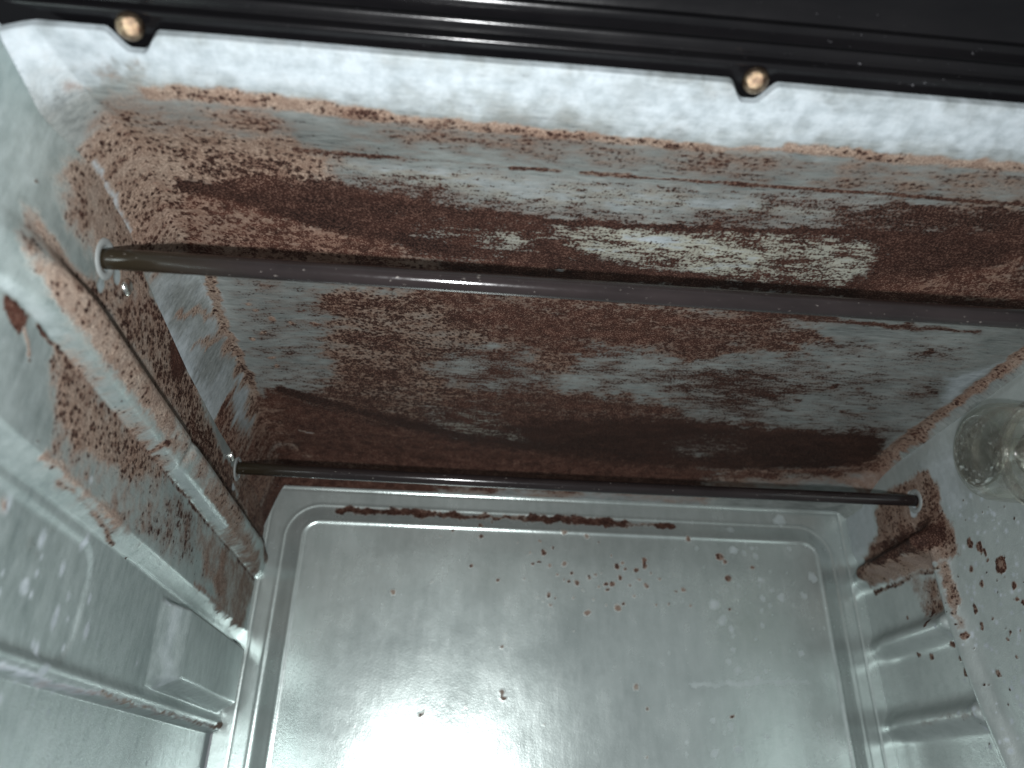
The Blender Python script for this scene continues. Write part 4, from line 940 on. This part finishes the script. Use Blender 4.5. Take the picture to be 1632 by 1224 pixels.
# ---- back panel
Xs = dense(-0.268, 0.575, 0.0024, ((-0.26, -0.18, 0.0011), (0.48, 0.56, 0.0011)))
Zs = dense(-0.11, 0.385, 0.0019, ((0.30, 0.37, 0.0010),))
Xg, Zg = np.meshgrid(Xs, Zs, indexing='ij')
Yg = y_back(Xg, Zg)
A = paint('b', Xg, Zg)
for _ in range(120):
    cx, cz, rr = rng.uniform(0.28, 0.53), rng.uniform(0.0, 0.32), 0.0017 * rng.uniform(0.3, 1.5)
    sel = (np.abs(Xg - cx) < 3 * rr) & (np.abs(Zg - cz) < 4 * rr)
    A['white'][sel] = np.maximum(A['white'][sel], 0.40 * np.exp(-((Xg[sel] - cx) ** 2 + ((Zg[sel] - cz) / 1.5) ** 2) / rr ** 2))
d = groove_sdf(fm(Xg), fm(Zg))
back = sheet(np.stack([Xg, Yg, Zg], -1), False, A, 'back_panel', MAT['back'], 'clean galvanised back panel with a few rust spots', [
    ('embossed_step', (np.abs(d) <= 0.0125), 'round-cornered pressed step framing the back panel, rusted along its top'),
    ('raised_field', d < -0.0125, 'smooth raised middle of the back panel with sprinkled rust spots'),
])

# ---- heating rods
def rod(ypos, z, x0, x1, rad, label, ph):
    xs = np.linspace(x0, x1, 60)
    pts = np.stack([xs, ypos + 0.0012 * np.sin(xs * 6 + ph), z + 0.0010 * np.sin(xs * 5 + ph * 2)], -1)
    o = tube('heating_rod', pts, rad, 28, MAT['rod'], OVEN, label)
    return o


rod_front = rod(0.4435, 0.3233, -0.262, 0.572, 0.0074, 'thick dark heating rod nearer the front flange', 0.4)
rod_back = rod(0.8360, 0.3265, -0.262, 0.572, 0.0071, 'dark heating rod just above the back panel', 1.9)


def bushing(x, y, z, sgn, parent):
    prof = [(0.0, 0.0150), (0.0006, 0.0148), (0.0016, 0.0135), (0.0017, 0.0105), (0.0008, 0.0088), (-0.004, 0.0086)]
    seg = 28
    V = []; F = []
    for h, r in prof:
        for j in range(seg):
            a = 2 * math.pi * j / seg
            V.append(((x + sgn * h) * S, (y + r * math.cos(a)) * S, (z + r * math.sin(a)) * S))
    for i in range(len(prof) - 1):
        for j in range(seg):
            k_ = (j + 1) % seg
            f = (i * seg + j, i * seg + k_, (i + 1) * seg + k_, (i + 1) * seg + j)
            F.append(f if sgn > 0 else f[::-1])
    me = bpy.data.meshes.new('bushing'); me.from_pydata(V, [], F); me.update()
    for p in me.polygons:
        p.use_smooth = True
    return link(me, 'bushing', MAT['collar'], parent)


for o, y, z in ((rod_front, 0.4435, 0.3233), (rod_back, 0.8360, 0.3265)):
    bushing(float(x_left(y, z)) - 0.0005, y, z, 1, o)
    bushing(float(x_right(y, z)) + 0.0005, y, z, -1, o)


# ---- domed fasteners
def dome(name, centre, axis, rx, h, mat, label, slot=False):
    axis = Vector(axis).normalized(); q = Vector((0, 0, 1)).rotation_difference(axis)
    seg = 28; prof = [(1.0, 0.0), (1.0, 0.22), (0.96, 0.42), (0.86, 0.62), (0.68, 0.80), (0.45, 0.93), (0.2, 0.99)]
    V = []; F = []
    for r, z in prof:
        for j in range(seg):
            a = 2 * math.pi * j / seg
            V.append(Vector(centre) * S + q @ Vector((rx * r * math.cos(a), rx * r * math.sin(a), h * z)) * S)
    V.append(Vector(centre) * S + q @ Vector((0, 0, h)) * S)
    for i in range(len(prof) - 1):
        for j in range(seg):
            k_ = (j + 1) % seg
            F.append((i * seg + j, i * seg + k_, (i + 1) * seg + k_, (i + 1) * seg + j))
    for j in range(seg):
        F.append(((len(prof) - 1) * seg + j, (len(prof) - 1) * seg + (j + 1) % seg, len(V) - 1))
    me = bpy.data.meshes.new(name); me.from_pydata([tuple(v) for v in V], [], F); me.update()
    for p in me.polygons:
        p.use_smooth = True
    return link(me, name, mat, OVEN, label)


dome('screw', (-0.2055, 0.3075, 0.3935), (0.0, -0.25, -1), 0.0082, 0.0085, MAT['brass'], 'brassy domed screw in the notch nearer the rack guide')
dome('screw', (0.1705, 0.3080, 0.3935), (0.0, -0.25, -1), 0.0082, 0.0085, MAT['brass'], 'brassy domed screw in the notch farther from the rack guide')
for yy, zz, lb in ((0.4803, 0.3258, 'shiny rivet beside the front heating rod'), (0.8040, 0.3290, 'shiny rivet beside the rear heating rod')):
    dome('rivet', (float(x_left(yy, zz)), yy, zz), (1, 0, 0), 0.0068, 0.0045, MAT['rivet'], lb)

# ---- black front frame: stepped enamelled profile above the flange
prof = [(0.345, 0.4010), (0.3040, 0.3985), (0.3025, 0.3986), (0.3015, 0.3991), (0.3011, 0.4000), (0.3030, 0.4070), (0.3028, 0.4080), (0.3010, 0.4088),
        (0.2975, 0.4095), (0.2962, 0.4105), (0.2960, 0.4120), (0.3010, 0.4190), (0.3005, 0.4205), (0.2960, 0.4215),
        (0.2920, 0.4220), (0.2908, 0.4232), (0.2925, 0.4300), (0.2880, 0.4330), (0.2300, 0.4400), (0.1900, 0.4500), (0.19, 0.49), (0.345, 0.49)]
xs = np.linspace(-0.36, 0.66, 52)
V = [(x * S, y * S, (z + 0.0006 * math.sin(9 * x)) * S) for x in xs for y, z in prof]
m_ = len(prof)
F = [(i * m_ + j, i * m_ + j + 1, (i + 1) * m_ + j + 1, (i + 1) * m_ + j) for i in range(len(xs) - 1) for j in range(m_ - 1)]
me = bpy.data.meshes.new('front_frame'); me.from_pydata(V, [], F); me.update()
for p in me.polygons:
    p.use_smooth = True
link(me, 'front_frame', MAT['enamel'], OVEN, 'glossy black stepped front frame above the ceiling flange')
me.set_sharp_from_angle(angle=math.radians(50))


# ---- oven lamp: a glass cup on the right-hand wall
def lathe_x(name, cy, cz, prof, mat, parent, label=None, seg=48, closed=False):
    V = []; F = []
    for x, r in prof:
        for j in range(seg):
            a = 2 * math.pi * j / seg
            V.append((x * S, (cy + r * math.cos(a)) * S, (cz + r * math.sin(a)) * S))
    n = len(prof)
    for i in range(n if closed else n - 1):
        for j in range(seg):
            k_ = (j + 1) % seg; i2 = (i + 1) % n
            F.append((i * seg + j, i2 * seg + j, i2 * seg + k_, i * seg + k_))
    me = bpy.data.meshes.new(name); me.from_pydata(V, [], F); me.update()
    for p in me.polygons:
        p.use_smooth = True
    return link(me, name, mat, parent, label)


LY, LZ = 0.622, 0.297
cup = [(0.557, 0.0475), (0.530, 0.0475), (0.515, 0.0472), (0.505, 0.0460), (0.498, 0.0430), (0.4935, 0.0385), (0.4922, 0.0340),
       (0.4925, 0.0330), (0.4960, 0.0325), (0.4975, 0.0360), (0.501, 0.0395), (0.507, 0.0422), (0.516, 0.0435), (0.530, 0.0438), (0.557, 0.0438)]
glass = lathe_x('lamp_glass', LY, LZ, cup, MAT['glass'], OVEN, 'clear glass lamp cover with a pebbled end on the side wall', closed=True)
# the end is pressed with small pebbles: a disc whose outer face is a field of bumps
seg, rings = 120, 34
V = []; F = []
for side in (0, 1):
    for i in range(rings + 1):
        r = 0.0338 * i / rings
        for j in range(seg):
            a = 2 * math.pi * j / seg
            V.append((0.4916 + 0.0034 * side, r * math.cos(a), r * math.sin(a)))
V = np.array(V)
n0 = (rings + 1) * seg
bump = fbm(V[:n0, 1] * 420 + 60, V[:n0, 2] * 420 + 60, 2)
ringw = 0.15 + 0.65 * sstep(0.012, 0.026, np.hypot(V[:n0, 1], V[:n0, 2]))
V[:n0, 0] -= 0.0016 * ringw * np.maximum(bump - 0.42, 0) / 0.3 * (1 - sstep(0.030, 0.0335, np.hypot(V[:n0, 1], V[:n0, 2])))
for side in (0, 1):
    for i in range(rings):
        for j in range(seg):
            k_ = (j + 1) % seg; o_ = side * n0
            q = (o_ + i * seg + j, o_ + i * seg + k_, o_ + (i + 1) * seg + k_, o_ + (i + 1) * seg + j)
            F.append(q if side else q[::-1])
for j in range(seg):
    k_ = (j + 1) % seg
    F.append((rings * seg + j, rings * seg + k_, n0 + rings * seg + k_, n0 + rings * seg + j))
V += np.array([0, LY, LZ])
link(mesh_np('pebbled_end', V * S, F), 'pebbled_end', MAT['glass_rough'], glass)
bulb = [(0.509, 0.0004), (0.5095, 0.004), (0.512, 0.0085), (0.518, 0.0110), (0.535, 0.0112), (0.5395, 0.0100), (0.541, 0.008)]
lathe_x('bulb', LY - 0.004, LZ + 0.002, bulb, MAT['glass'], glass, None, 32)
sock = [(0.538, 0.0004), (0.538, 0.0125), (0.540, 0.0150), (0.545, 0.0155), (0.546, 0.021), (0.556, 0.022), (0.560, 0.022)]
lathe_x('socket', LY, LZ, sock, MAT['socket'], glass, None, 36)
ring = [(0.562, 0.0462), (0.553, 0.0466), (0.5515, 0.0480), (0.5515, 0.0530), (0.553, 0.0545), (0.562, 0.0548)]
lathe_x('lamp_collar', LY, LZ, ring, MAT['socket'], glass, None, 48)
